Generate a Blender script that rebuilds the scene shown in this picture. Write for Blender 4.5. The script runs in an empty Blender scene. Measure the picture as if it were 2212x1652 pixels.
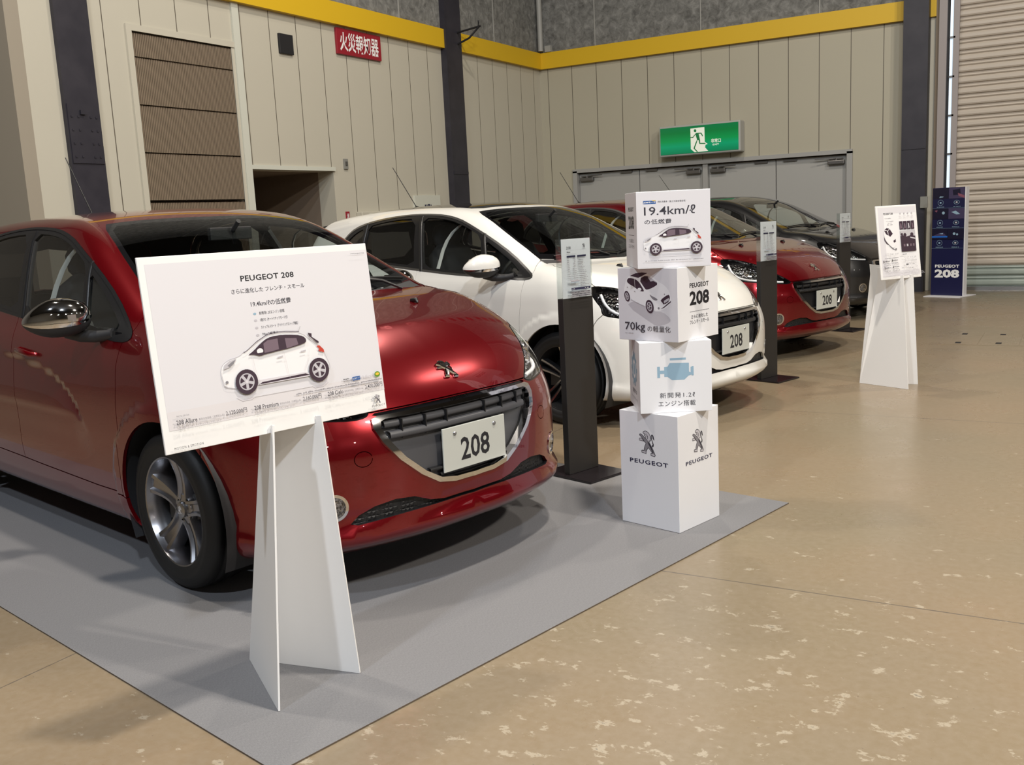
import bpy, math, random
import numpy as np
from math import pi, sin, cos, radians
from mathutils import Vector, Matrix
from mathutils.geometry import delaunay_2d_cdt

SC = bpy.context.scene
COL = SC.collection
# ------------------------------------------------------------------ camera
F_PX, PITCH, ROLL, YAW, CAM_H = 2097.6, 0.16824, -0.04967, 0.52910, 1.335
def cam_axes():
    cy, sy = cos(YAW), sin(YAW)
    fw = Vector((-sy*cos(PITCH), cy*cos(PITCH), -sin(PITCH)))
    r0 = Vector((cy, sy, 0)); u0 = r0.cross(fw)
    return r0*cos(ROLL)+u0*sin(ROLL), -r0*sin(ROLL)+u0*cos(ROLL), fw
_r, _u, _f = cam_axes()
cd = bpy.data.cameras.new('camera'); cam = bpy.data.objects.new('camera', cd); COL.objects.link(cam)
cd.sensor_fit = 'HORIZONTAL'; cd.sensor_width = 36.0; cd.lens = 36.0*F_PX/2212.0
cd.clip_start = 0.05; cd.clip_end = 200
m = Matrix((( _r.x, _u.x, -_f.x, 0.0), (_r.y, _u.y, -_f.y, 0.0), (_r.z, _u.z, -_f.z, CAM_H), (0, 0, 0, 1)))
cam.matrix_world = m
SC.camera = cam
# ------------------------------------------------------------------ colour management, world
SC.view_settings.view_transform = 'Standard'
SC.view_settings.look = 'None'
SC.view_settings.gamma = 1.0
SC.view_settings.exposure = -1.55
SC.view_settings.use_curve_mapping = False
W = bpy.data.worlds.new('hall_ambient'); SC.world = W; W.use_nodes = True
W.node_tree.nodes['Background'].inputs[0].default_value = (0.70, 0.80, 1.0, 1)
W.node_tree.nodes['Background'].inputs[1].default_value = 0.05
# ------------------------------------------------------------------ lamps of the hall (high-bay lamps under the ceiling, booth spots far behind)
def area(name, loc, size, power, col, aim=None, shape='DISK'):
    l = bpy.data.lights.new(name, 'AREA'); l.shape = shape; l.size = size; l.energy = power; l.color = col
    o = bpy.data.objects.new(name, l); COL.objects.link(o); o.location = loc
    d = (Vector(aim) if aim else Vector((loc[0], loc[1], 0))) - Vector(loc)
    o.rotation_euler = d.to_track_quat('-Z', 'Y').to_euler()
    return o
WARM = (1.0, 0.91, 0.79)
COOL = (0.82, 0.90, 1.0)
area('high_bay_light', (0.25, 2.9, 8.2), 0.45, 1500, WARM)
area('high_bay_light', (-5.2, 2.2, 8.2), 0.45, 700, WARM)
area('high_bay_light', (-4.2, 8.6, 8.2), 0.45, 650, WARM)
area('high_bay_light', (1.2, 9.4, 8.2), 0.45, 800, WARM)
area('high_bay_light', (7.5, 2.5, 7.6), 0.45, 1900, WARM, aim=(-1, 3, .8))
area('high_bay_light', (4.2, -3.6, 8.2), 0.45, 1500, COOL, aim=(-1.5, 2.5, .6))
area('high_bay_light', (-2.0, -4.5, 8.2), 0.45, 1000, COOL, aim=(-2, 2.5, .6))
for bx, by, bz, bp in ((9.5, -1.0, 4.3, 60), (8.0, -4.5, 4.0, 60), (10.5, 3.0, 4.6, 60), (6.5, -8.5, 4.2, 60), (2.0, -9.5, 4.6, 60), (11.0, 7.0, 4.4, 50)):
    area('booth_spot', (bx, by, bz), 0.22, bp, (1.0, 0.93, 0.85), aim=(bx*0.3, by*0.3+2, 0.4))

# ------------------------------------------------------------------ materials
def mat(name, col, rough=0.5, metal=0.0, coat=0.0, emit=None, es=1.0, spec=None, trans=0.0):
    m = bpy.data.materials.new(name); m.use_nodes = True
    b = m.node_tree.nodes['Principled BSDF']
    b.inputs['Base Color'].default_value = (*col, 1); b.inputs['Roughness'].default_value = rough
    b.inputs['Metallic'].default_value = metal
    if coat: b.inputs['Coat Weight'].default_value = coat; b.inputs['Coat Roughness'].default_value = 0.02
    if emit: b.inputs['Emission Color'].default_value = (*emit, 1); b.inputs['Emission Strength'].default_value = es
    if spec is not None: b.inputs['Specular IOR Level'].default_value = spec
    return m
def nt(m): return m.node_tree.nodes, m.node_tree.links, m.node_tree.nodes['Principled BSDF']
def node(m, t, **kw):
    n = m.node_tree.nodes.new(t)
    for k, v in kw.items(): setattr(n, k, v)
    return n
def noise(m, scale, detail=4, rough=0.55, vec=None, dist=0.0):
    n = node(m, 'ShaderNodeTexNoise'); n.inputs['Scale'].default_value = scale; n.inputs['Detail'].default_value = detail
    n.inputs['Roughness'].default_value = rough; n.inputs['Distortion'].default_value = dist
    if vec is not None: m.node_tree.links.new(vec, n.inputs['Vector'])
    return n
def ramp(m, fac, stops):
    r = node(m, 'ShaderNodeValToRGB'); e = r.color_ramp.elements
    while len(e) < len(stops): e.new(0.5)
    for k, (p, c) in enumerate(stops):
        e[k].position = p; e[k].color = (*c, 1) if len(c) == 3 else c
    m.node_tree.links.new(fac, r.inputs['Fac']); return r
def mixc(m, fac, a, b, blend='MIX'):
    n = node(m, 'ShaderNodeMix', data_type='RGBA', blend_type=blend)
    for sock, v in ((n.inputs[0], fac), (n.inputs[6], a), (n.inputs[7], b)):
        if hasattr(v, 'is_linked'): m.node_tree.links.new(v, sock)
        else: sock.default_value = v if not isinstance(v, tuple) else (*v, 1) if len(v) == 3 else v
    return n.outputs[2]
def math_n(m, op, a, b=None):
    n = node(m, 'ShaderNodeMath', operation=op)
    for sock, v in ((n.inputs[0], a), (n.inputs[1], b)):
        if v is None: continue
        if hasattr(v, 'is_linked'): m.node_tree.links.new(v, sock)
        else: sock.default_value = v
    return n.outputs[0]
def bump(m, h, strength=0.3, dist=0.01):
    n = node(m, 'ShaderNodeBump'); n.inputs['Strength'].default_value = strength; n.inputs['Distance'].default_value = dist
    m.node_tree.links.new(h, n.inputs['Height']); m.node_tree.links.new(n.outputs[0], m.node_tree.nodes['Principled BSDF'].inputs['Normal'])
def objco(m): return node(m, 'ShaderNodeTexCoord').outputs['Object']
def paint(name, col, metal=0.55, rough=0.32, flake=True):
    """car paint: coloured base under clear coat; the inside of the sheet is dark lining"""
    m = mat(name, col, rough, metal, coat=1.0)
    N, L, b = nt(m)
    d = node(m, 'ShaderNodeBsdfDiffuse'); d.inputs['Color'].default_value = (0.012, 0.012, 0.013, 1)
    g = node(m, 'ShaderNodeNewGeometry'); mx = node(m, 'ShaderNodeMixShader')
    L.new(g.outputs['Backfacing'], mx.inputs[0]); L.new(b.outputs[0], mx.inputs[1]); L.new(d.outputs[0], mx.inputs[2])
    L.new(mx.outputs[0], N['Material Output'].inputs['Surface'])
    return m
def glass(name, tint, refl=1.0):
    """thin pane: tinted see-through with fresnel reflection"""
    m = bpy.data.materials.new(name); m.use_nodes = True
    N, L = m.node_tree.nodes, m.node_tree.links
    N.remove(N['Principled BSDF'])
    t = node(m, 'ShaderNodeBsdfTransparent'); t.inputs[0].default_value = (*tint, 1)
    g = node(m, 'ShaderNodeBsdfGlossy'); g.inputs['Roughness'].default_value = 0.0; g.inputs[0].default_value = (refl, refl, refl, 1)
    ge = node(m, 'ShaderNodeNewGeometry'); dt = node(m, 'ShaderNodeVectorMath', operation='DOT_PRODUCT'); L.new(ge.outputs['Normal'], dt.inputs[0]); L.new(ge.outputs['Incoming'], dt.inputs[1])
    k_ = math_n(m, 'POWER', math_n(m, 'SUBTRACT', 1.0, math_n(m, 'ABSOLUTE', dt.outputs['Value'])), 5.0)
    fr = math_n(m, 'ADD', math_n(m, 'MULTIPLY', k_, .92), .06)
    mx = node(m, 'ShaderNodeMixShader')
    L.new(fr, mx.inputs[0]); L.new(t.outputs[0], mx.inputs[1]); L.new(g.outputs[0], mx.inputs[2])
    L.new(mx.outputs[0], N['Material Output'].inputs['Surface'])
    return m
M = {}
M['paint_red'] = paint('red_metallic_paint', (0.19, 0.0006, 0.0050), 0.65, 0.25)
M['paint_white'] = paint('white_paint', (0.72, 0.71, 0.67), 0.0, 0.4)
M['paint_black'] = paint('black_paint', (0.004, 0.004, 0.005), 0.0, 0.4)
M['chrome'] = mat('chrome', (0.80, 0.80, 0.81), 0.06, 1.0)
M['satin'] = mat('satin_silver', (0.42, 0.42, 0.43), 0.28, 1.0)
M['trim'] = mat('black_trim', (0.010, 0.010, 0.011), 0.35)
M['gloss_black'] = mat('gloss_black', (0.006, 0.006, 0.007), 0.06, coat=0.5)
M['plastic'] = mat('dark_plastic', (0.020, 0.020, 0.022), 0.55)
M['grille_grey'] = mat('grille_grey_plastic', (0.055, 0.055, 0.060), 0.42)
M['grille_black'] = mat('grille_black_plastic', (0.010, 0.010, 0.011), 0.38)
M['rubber'] = mat('tyre_rubber', (0.0065, 0.0065, 0.0068), 0.62)
M['fabric_dark'] = mat('interior_fabric', (0.008, 0.008, 0.009), 0.9)
M['interior'] = mat('interior_plastic', (0.010, 0.010, 0.011), 0.6)
M['lining'] = mat('pillar_lining', (0.42, 0.41, 0.39), 0.7)
M['alloy'] = mat('silver_alloy', (0.36, 0.36, 0.38), 0.26, 1.0)
M['alloy_dark'] = mat('dark_alloy', (0.028, 0.028, 0.030), 0.3, 0.6)
M['alloy_edge'] = mat('diamond_cut_alloy', (0.55, 0.52, 0.47), 0.2, 1.0)
M['steel'] = mat('brake_steel', (0.09, 0.09, 0.09), 0.45, 1.0)
M['glass_clear'] = glass('clear_pane', (0.88, 0.93, 0.92))
M['glass_wind'] = glass('windscreen_pane', (0.74, 0.80, 0.78))
M['glass_dark'] = glass('privacy_pane', (0.20, 0.20, 0.20))
M['lens'] = glass('lamp_lens', (0.95, 0.96, 0.97), 1.0)
M['acrylic'] = glass('acrylic_sheet', (0.93, 0.95, 0.95), 1.0)
mm = mat('lamp_reflector', (0.62, 0.62, 0.64), 0.10, 1.0); M['reflector'] = mm
v = node(mm, 'ShaderNodeTexVoronoi'); v.inputs['Scale'].default_value = 55.0; mm.node_tree.links.new(objco(mm), v.inputs['Vector'])
bump(mm, v.outputs['Distance'], 1.0, 0.02)
M['tail_red'] = mat('tail_lamp_red', (0.35, 0.01, 0.01), 0.1, coat=1.0)
mm = mat('honeycomb_mesh', (0.010, 0.010, 0.011), 0.5); M['mesh'] = mm
v = node(mm, 'ShaderNodeTexVoronoi'); v.feature = 'DISTANCE_TO_EDGE'; v.inputs['Scale'].default_value = 60.0; v.inputs['Randomness'].default_value = 0.25
mm.node_tree.links.new(objco(mm), v.inputs['Vector']); bump(mm, v.outputs['Distance'], 0.8, 0.01)
M['plate'] = mat('plate_silver_grey', (0.47, 0.48, 0.44), 0.45)
M['ink'] = mat('black_ink', (0.012, 0.012, 0.016), 0.5)
M['ink2'] = mat('charcoal_ink', (0.035, 0.033, 0.045), 0.5)
M['ink_grey'] = mat('grey_ink', (0.22, 0.21, 0.23), 0.5)
M['ink_pale'] = mat('pale_grey_ink', (0.50, 0.48, 0.51), 0.5)
M['ink_faint'] = mat('faint_grey_ink', (0.64, 0.61, 0.64), 0.5)
M['ink_navy'] = mat('navy_ink', (0.02, 0.02, 0.055), 0.5)
M['ink_blue'] = mat('blue_ink', (0.03, 0.10, 0.30), 0.5)
M['ink_sky'] = mat('steel_blue_ink', (0.27, 0.41, 0.52), 0.5)
M['ink_yellow'] = mat('yellow_ink', (0.75, 0.5, 0.05), 0.5)
M['ink_green'] = mat('green_ink', (0.10, 0.25, 0.02), 0.5)
M['ink_red'] = mat('red_ink', (0.5, 0.05, 0.03), 0.5)
M['ink_white'] = mat('white_ink', (0.80, 0.80, 0.80), 0.5)
M['ink_plum'] = mat('plum_ink', (0.045, 0.025, 0.040), 0.5)
M['ink_plum2'] = mat('mauve_ink', (0.17, 0.12, 0.15), 0.5)
M['foam'] = mat('white_foam_board', (0.80, 0.79, 0.775), 0.55)
M['card'] = mat('white_card_box', (0.74, 0.74, 0.76), 0.38)
M['print_tone'] = mat('print_grey_tone', (0.68, 0.665, 0.69), 0.5)
M['print_band'] = mat('print_band_tone', (0.67, 0.64, 0.65), 0.5)
M['print_white'] = mat('print_white', (0.80, 0.79, 0.80), 0.5)
M['paper'] = mat('white_paper', (0.76, 0.76, 0.79), 0.5)
M['stand_black'] = mat('dark_stand_board', (0.020, 0.018, 0.017), 0.5)
M['stand_base'] = mat('dark_stand_base', (0.014, 0.011, 0.013), 0.2)
M['totem_navy'] = mat('navy_board', (0.012, 0.013, 0.055), 0.32)
M['totem_edge'] = mat('white_board_edge', (0.66, 0.66, 0.68), 0.5)
# ------------------------------------------------------------------ mesh helpers
class MB:
    def __init__(s): s.v = []; s.f = []; s.m = []; s.mats = []; s.sm = []
    def mi(s, key):
        if key not in s.mats: s.mats.append(key)
        return s.mats.index(key)
    def add(s, vs, fs, key, smooth=False):
        o = len(s.v); s.v += [tuple(p) for p in vs]; k = s.mi(key)
        for f in fs: s.f.append(tuple(i+o for i in f)); s.m.append(k); s.sm.append(smooth)
    def box(s, x0, x1, y0, y1, z0, z1, key, T=None):
        vs = [Vector((x, y, z)) for x in (x0, x1) for y in (y0, y1) for z in (z0, z1)]
        if T is not None: vs = [T @ p for p in vs]
        s.add(vs, [(0, 1, 3, 2), (4, 6, 7, 5), (0, 4, 5, 1), (2, 3, 7, 6), (0, 2, 6, 4), (1, 5, 7, 3)], key)
    def prism(s, pts, n, key, smooth=False):
        """closed polygon pts (3D) extruded by vector n"""
        n = Vector(n); pts = [Vector(p) for p in pts]; k = len(pts)
        vs = pts + [p+n for p in pts]
        s.add(vs, [tuple(range(k-1, -1, -1)), tuple(range(k, 2*k))], key)
        s.add(vs, [(i, (i+1) % k, (i+1) % k+k, i+k) for i in range(k)], key, smooth)
    def tube(s, pts, r, key, n=8, caps=True):
        pts = [Vector(p) for p in pts]; k = len(pts); vs = []; up = Vector((0, 0, 1))
        rs = r if isinstance(r, (list, tuple)) else [r]*k
        for i, p in enumerate(pts):
            t = (pts[min(i+1, k-1)]-pts[max(i-1, 0)]).normalized()
            a = t.cross(up if abs(t.dot(up)) < .95 else Vector((1, 0, 0))).normalized(); b = t.cross(a)
            vs += [p+(a*cos(2*pi*j/n)+b*sin(2*pi*j/n))*rs[i] for j in range(n)]
        fs = [(i*n+j, i*n+(j+1) % n, (i+1)*n+(j+1) % n, (i+1)*n+j) for i in range(k-1) for j in range(n)]
        s.add(vs, fs, key, True)
        if caps: s.add(vs[:n], [tuple(range(n-1, -1, -1))], key); s.add(vs[-n:], [tuple(range(n))], key)
    def lathe(s, prof, key, n=48, axis='Y', c=(0, 0, 0), closed=False):
        """prof: list of (along axis, radius)"""
        vs = []; c = Vector(c)
        for j in range(n):
            a = 2*pi*j/n
            for h, r in prof:
                vs.append(c+(Vector((r*cos(a), h, r*sin(a))) if axis == 'Y' else Vector((h, r*cos(a), r*sin(a))) if axis == 'X' else Vector((r*cos(a), r*sin(a), h))))
        k = len(prof); kk = k if closed else k-1
        s.add(vs, [(j*k+i, j*k+(i+1) % k, ((j+1) % n)*k+(i+1) % k, ((j+1) % n)*k+i) for j in range(n) for i in range(kk)], key, True)
    def grid(s, rows, key, smooth=True, close_u=False):
        k = len(rows[0]); vs = [p for r in rows for p in r]; fs = []
        for i in range(len(rows)-1):
            for j in range(k if close_u else k-1):
                fs.append((i*k+j, i*k+(j+1) % k, (i+1)*k+(j+1) % k, (i+1)*k+j))
        s.add(vs, fs, key, smooth)
    def build(s, name, parent=None, T=None, sharp=None):
        me = bpy.data.meshes.new(name); me.from_pydata([tuple(p) for p in s.v], [], s.f)
        for k in s.mats: me.materials.append(M[k] if isinstance(k, str) else k)
        me.polygons.foreach_set('material_index', s.m); me.polygons.foreach_set('use_smooth', s.sm)
        me.update()
        if sharp: me.set_sharp_from_angle(angle=radians(sharp))
        o = bpy.data.objects.new(name, me); COL.objects.link(o)
        if parent: o.parent = parent
        if T is not None: o.matrix_basis = T
        return o
def bevel(o, w=0.004, n=2):
    b = o.modifiers.new('bevel', 'BEVEL'); b.width = w; b.segments = n; b.limit_method = 'ANGLE'; b.angle_limit = radians(40); b.harden_normals = False
    return o
def thing(name, label, cat, T, group=None):
    o = bpy.data.objects.new(name, None); COL.objects.link(o); o.empty_display_size = .1
    o.matrix_basis = T; o['label'] = label; o['category'] = cat
    if group: o['group'] = group
    return o
def tag(o, label, cat, group=None):
    o['label'] = label; o['category'] = cat
    if group: o['group'] = group
    return o
def struct(o): o['kind'] = 'structure'; return o
def frame(x, y, z, yaw): return Matrix.Translation((x, y, z)) @ Matrix.Rotation(yaw, 4, 'Z')

def outset(pts, d):
    """offset of a closed 2D polygon (positive d = outwards)"""
    P = [Vector((p[0], p[1])) for p in pts]; n = len(P)
    A = sum(P[i].x*P[(i+1) % n].y-P[(i+1) % n].x*P[i].y for i in range(n))
    sg = 1 if A > 0 else -1; out = []
    for i in range(n):
        a = (P[i]-P[i-1]); b = (P[(i+1) % n]-P[i])
        if a.length < 1e-9 or b.length < 1e-9: out.append(P[i]); continue
        na = Vector((a.y, -a.x)).normalized()*sg; nb = Vector((b.y, -b.x)).normalized()*sg
        q = na+nb
        if q.length < .3: q = na
        q = q.normalized(); out.append(P[i]+q*(d/max(.45, q.dot(na))))
    return [(p.x, p.y) for p in out]
def smooth_poly(pts, it=2, closed=True):
    P = [tuple(p) for p in pts]
    for _ in range(it):
        Q = []; n = len(P)
        for i in range(n if closed else n-1):
            a, b = P[i], P[(i+1) % n]
            Q.append(tuple(.75*u+.25*v for u, v in zip(a, b))); Q.append(tuple(.25*u+.75*v for u, v in zip(a, b)))
        if not closed: Q = [P[0]]+Q+[P[-1]]
        P = Q
    return P
_tc = {}
def text_geo(body, size, align='LEFT', bold=0.0, sx=1.0, space=1.0):
    key = (body, size, align, bold, sx, space)
    if key in _tc: return _tc[key]
    c = bpy.data.curves.new('lettering', 'FONT'); c.body = body; c.size = size; c.align_x = align; c.offset = bold; c.resolution_u = 2; c.space_character = space
    o = bpy.data.objects.new('lettering', c); COL.objects.link(o)
    dg = bpy.context.evaluated_depsgraph_get(); dg.update()
    me = bpy.data.meshes.new_from_object(o.evaluated_get(dg))
    r = ([(v.co.x*sx, v.co.y) for v in me.vertices], [tuple(p.vertices) for p in me.polygons])
    bpy.data.objects.remove(o); bpy.data.curves.remove(c); bpy.data.meshes.remove(me)
    _tc[key] = r; return r

LION = dict(
 head=[(470,270),(500,235),(560,200),(640,165),(720,180),(800,215),(880,270),(940,370),(980,430),(1000,560),(1000,680),(890,700),(900,760),(840,790),(760,700),(620,570),(655,480),(590,450),(545,420),(560,395),(620,360),(520,340),(480,300)],
 body=[(245,430),(255,390),(290,362),(340,358),(400,375),(480,430),(600,520),(750,640),(900,780),(1000,920),(1090,1060),(1180,1230),(1240,1350),(1265,1420),(1210,1500),(950,1460),(950,1335),(1040,1310),(830,1090),(790,1090),(680,1290),(680,1410),(365,1360),(365,1250),(400,1220),(520,1215),(530,1110),(580,980),(650,850),(560,760),(400,560),(270,470)],
 arm=[(225,650),(240,610),(270,590),(400,575),(560,760),(500,750),(330,745),(245,742),(225,700)],
 tail=[(1000,560),(990,410),(1040,330),(1110,340),(1160,410),(1210,610),(1180,630),(1100,540),(1080,410),(1040,420),(1050,560),(1110,720),(1170,860),(1150,950),(1090,1010),(1030,930),(1090,860),(1050,700)])
def lion(h, part):
    k = h/1335.0
    return [((x-745)*k, (833-y)*k) for x, y in LION[part]]

class Print:
    """flat printed matter: polygons and letters laid on a board face, all one mesh"""
    def __init__(s, z=0.0006): s.b = MB(); s.z = z; s.k = 0
    def _z(s): s.k += 1; return s.z+s.k*0.00006
    def poly(s, pts, key): z = s._z(); s.b.add([(p[0], p[1], z) for p in pts], [tuple(range(len(pts)))], key)
    def rect(s, x0, y0, x1, y1, key): s.poly([(x0, y0), (x1, y0), (x1, y1), (x0, y1)], key)
    def disc(s, x, y, r, key, n=28, ry=None, a=0):
        ry = ry or r
        s.poly([(x+r*cos(2*pi*i/n)*cos(a)-ry*sin(2*pi*i/n)*sin(a), y+r*cos(2*pi*i/n)*sin(a)+ry*sin(2*pi*i/n)*cos(a)) for i in range(n)], key)
    def line(s, pts, w, key):
        for a, b in zip(pts[:-1], pts[1:]):
            d = (Vector(b)-Vector(a)); 
            if d.length < 1e-9: continue
            n = Vector((-d.y, d.x)).normalized()*w/2; a = Vector(a); b = Vector(b)
            s.poly([a+n, a-n, b-n, b+n], key)
    def text(s, body, x, y, size, key='ink', align='LEFT', bold=0.0, sx=1.0, space=1.0):
        v, f = text_geo(body, size, align, bold, sx, space); z = s._z()
        s.b.add([(x+p[0], y+p[1], z) for p in v], f, key)
    def fit(s, body, x0, y0, x1, y1, key='ink', bold=0.0, space=1.0):
        """letters scaled to fill the box x0..x1, y0..y1"""
        v, f = text_geo(body, 1.0, 'LEFT', bold, 1.0, space); z = s._z()
        xs = [p[0] for p in v]; ys = [p[1] for p in v]; kx = (x1-x0)/(max(xs)-min(xs)); ky = (y1-y0)/(max(ys)-min(ys))
        s.b.add([(x0+(p[0]-min(xs))*kx, y0+(p[1]-min(ys))*ky, z) for p in v], f, key)
    def greek(s, x, y, w, h, key, rnd, density=.8):
        """a line of type too small to read: a row of tiny strokes"""
        cx = x
        while cx < x+w-h*.3:
            cw = h*(.35+.5*rnd.random())
            if rnd.random() < density: s.rect(cx, y, min(cx+cw, x+w), y+h*(.55+.4*rnd.random()), key)
            cx += cw+h*.22
    def lion(s, x, y, h, dark='ink2', light='ink_grey', pale='ink_pale'):
        for p in ('tail', 'arm', 'head', 'body'): s.poly([(x+a, y+b) for a, b in lion(h, p)], dark)
        for p, c in (('arm', pale), ('head', pale), ('body', light)): s.poly([(x+a, y+b) for a, b in outset(lion(h, p), -h*.022)], c)
        k = h/1335.
        s.poly([(x+(a-745)*k, y+(833-b)*k) for a, b in ((760,720),(900,830),(1010,990),(1150,1290),(1080,1300),(930,1020),(820,860))], dark)
        s.poly([(x+(a-745)*k, y+(833-b)*k) for a, b in ((690,300),(790,430),(800,540),(760,620),(740,620),(770,520),(740,420))], dark)
        s.poly([(x+(a-745)*k, y+(833-b)*k) for a, b in ((990,1370),(1160,1360),(1220,1420),(1190,1465),(990,1430))], pale)
        s.poly([(x+(a-745)*k, y+(833-b)*k) for a, b in ((400,1270),(630,1280),(640,1370),(400,1325))], pale)
    def side_car(s, x, y, L):
        """side view of a small white hatchback, nose to the left; L = length, (x, y) = middle of the ground line"""
        k = L/1940.0
        def R(pts): return [(x+(a-1080)*k, y+(1120-(b+(a-505)*.191))*k) for a, b in pts]
        def P(a, b): return (x+(a-1080)*k, y+(1120-b)*k)
        for wx in (505, 1815):
            s.poly([P(wx-150, 1128), P(wx+150, 1128), P(wx+170, 1160), P(wx+60, 1215), P(wx-100, 1215), P(wx-180, 1160)], 'ink_faint')
        s.poly([P(300, 1150), P(1950, 1150), P(1850, 1185), P(400, 1185)], 'print_tone')
        body = smooth_poly([(110,830),(128,760),(150,705),(200,655),(290,600),(385,572),(480,525),(520,482),(600,440),(760,320),(960,190),(1120,140),(1300,108),(1520,95),(1620,115),(1700,170),(1780,225),(1850,258),(1930,310),(1970,380),(2000,470),(2040,560),(2045,630),(2010,668),(1950,665),(1640,775),(720,958),(330,1042),(140,1030),(128,950),(118,880)], 1)
        s.poly(R(body), 'print_white'); s.line(R(body+body[:1]), 8*k, 'ink_pale')
        s.poly(R([(700,900),(1560,730),(1640,745),(1640,790),(720,970)]), 'ink_faint')
        s.poly(R([(770,925),(1560,752),(1640,772),(780,950),(715,962)]), 'ink_plum')
        s.poly(R(smooth_poly([(585,522),(700,440),(830,320),(960,225),(1130,172),(1350,145),(1560,138),(1640,170),(1660,220),(1620,265),(1300,370),(1180,400),(860,490),(800,515),(740,505),(680,500)], 1)), 'ink_plum')
        s.poly(R([(880,320),(960,262),(1140,220),(1140,390),(960,445),(880,462)]), 'ink_plum2'); s.poly(R([(1270,205),(1480,190),(1500,290),(1280,368)]), 'ink_plum2')
        s.disc(*R([(805,440)])[0], 55*k, 'print_white', ry=42*k); s.poly(R([(745,478),(860,455),(850,500),(780,515)]), 'ink_plum')
        s.poly(R([(1700,90),(1770,95),(1765,150),(1885,215),(1880,245),(1850,240),(1720,140)]), 'ink_plum')
        s.poly(R([(1830,290),(1890,280),(1960,340),(1965,390),(1860,370),(1875,330)]), 'ink_red')
        s.poly(R([(150,765),(180,690),(260,630),(385,580),(370,620),(280,710)]), 'ink_pale'); s.poly(R([(225,700),(300,640),(370,600),(330,665),(260,720)]), 'ink_grey')
        s.disc(*R([(180,955)])[0], 24*k, 'ink_grey')
        for q in ([(665,540),(680,700),(730,920)],[(1215,400),(1240,600),(1265,830)],[(1690,330),(1670,480),(1550,700)]): s.line(R(q), 4*k, 'ink_faint')
        for a, b in ((1090,515),(1520,395)): s.poly(R([(a, b), (a+100, b-28), (a+100, b-6), (a, b+22)]), 'ink_pale')
        s.line(R([(520,480),(560,466),(760,300),(960,172),(1120,124),(1300,96),(1540,80)]), 9*k, 'ink_plum'); s.line(R([(1530,80),(1575,-10)]), 5*k, 'ink_grey')
        for wx in (505, 1815):
            s.disc(*P(wx, 930), 190*k, 'ink_plum'); s.disc(*P(wx, 930), 130*k, 'ink_pale'); s.disc(*P(wx, 930), 112*k, 'ink_plum')
            for j in range(5):
                a0 = 2*pi*j/5+.3; q = lambda r, t: P(wx+r*cos(t), 930+r*sin(t))
                s.poly([q(22, a0+1.2), q(120, a0+.2), q(120, a0-.2), q(22, a0-1.2)], 'ink_pale')
            s.disc(*P(wx, 930), 24*k, 'ink_faint')
    def quarter_car(s, x, y, L):
        """three-quarter view from above of a white hatchback with dark glass roof"""
        k = L/1000.0
        def R(pts): return [(x+(a-660)*k, y+(800-b)*k) for a, b in pts]
        s.poly(R(smooth_poly([(200,900),(370,810),(620,900),(800,990),(980,990),(1140,1100),(1130,1170),(960,1230),(860,1240),(780,1220)], 1)), 'ink_pale')
        s.poly(R(smooth_poly([(160,620),(210,440),(290,370),(420,325),(560,310),(680,325),(900,470),(1040,540),(1130,640),(1160,790),(1120,880),(960,970),(850,980),(790,960),(700,900),(600,900),(310,790),(270,700),(190,640),(170,660)], 1)), 'print_white')
        s.poly(R([(300,375),(420,330),(560,315),(680,325),(480,410)]), 'ink_plum')
        s.poly(R(smooth_poly([(490,430),(660,360),(800,440),(905,510),(780,580),(650,620),(610,590)], 1)), 'ink_plum'); s.poly(R([(680,370),(790,430),(870,495),(800,460),(740,470),(690,410)]), 'ink_pale')
        s.poly(R(smooth_poly([(230,450),(270,410),(420,430),(500,490),(580,600),(600,650),(500,640),(390,570),(240,500)], 1)), 'ink_plum'); s.line(R([(395,430),(405,575)]), 10*k, 'ink_pale')
        s.disc(*R([(500,610)])[0], 42*k, 'print_white', ry=26*k)
        s.poly(R(smooth_poly([(710,690),(760,720),(880,770),(870,800),(790,790),(730,730)], 1)), 'ink_grey')
        s.poly(R(smooth_poly([(930,790),(1110,680),(1140,730),(1120,810),(1000,870),(980,830)], 1)), 'ink_plum'); s.poly(R([(1010,800),(1115,745),(1120,785),(1015,845)]), 'ink_pale')
        s.poly(R([(940,945),(1010,900),(1155,795),(1150,825),(1010,920)]), 'ink_plum'); s.disc(*R([(900,930)])[0], 20*k, 'ink_grey')
        for cx, cy, rx, ry in ((228,735,58,96),(712,905,82,118)):
            s.disc(x+(cx-660)*k, y+(800-cy)*k, rx*k, 'ink_plum', ry=ry*k, a=.25); s.disc(x+(cx-664)*k, y+(800-cy)*k, rx*.66*k, 'ink_pale', ry=ry*.70*k, a=.25); s.disc(x+(cx-664)*k, y+(800-cy)*k, rx*.5*k, 'ink_plum', ry=ry*.54*k, a=.25)
            for j in range(5):
                t = 2*pi*j/5; s.line([(x+(cx-664)*k, y+(800-cy)*k), (x+(cx-664+rx*.58*cos(t))*k, y+(800-cy+ry*.62*sin(t))*k)], 13*k, 'ink_pale')
        s.line(R([(310,790),(600,900)]), 8*k, 'ink_pale'); s.disc(*R([(1030,685)])[0], 9*k, 'ink_grey')
        for q in ((245,575),(400,645)): s.disc(*R([q])[0], 14*k, 'ink_grey', ry=6*k)
    def build(s, name, parent, T=None): return s.b.build(name, parent, T)
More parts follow.
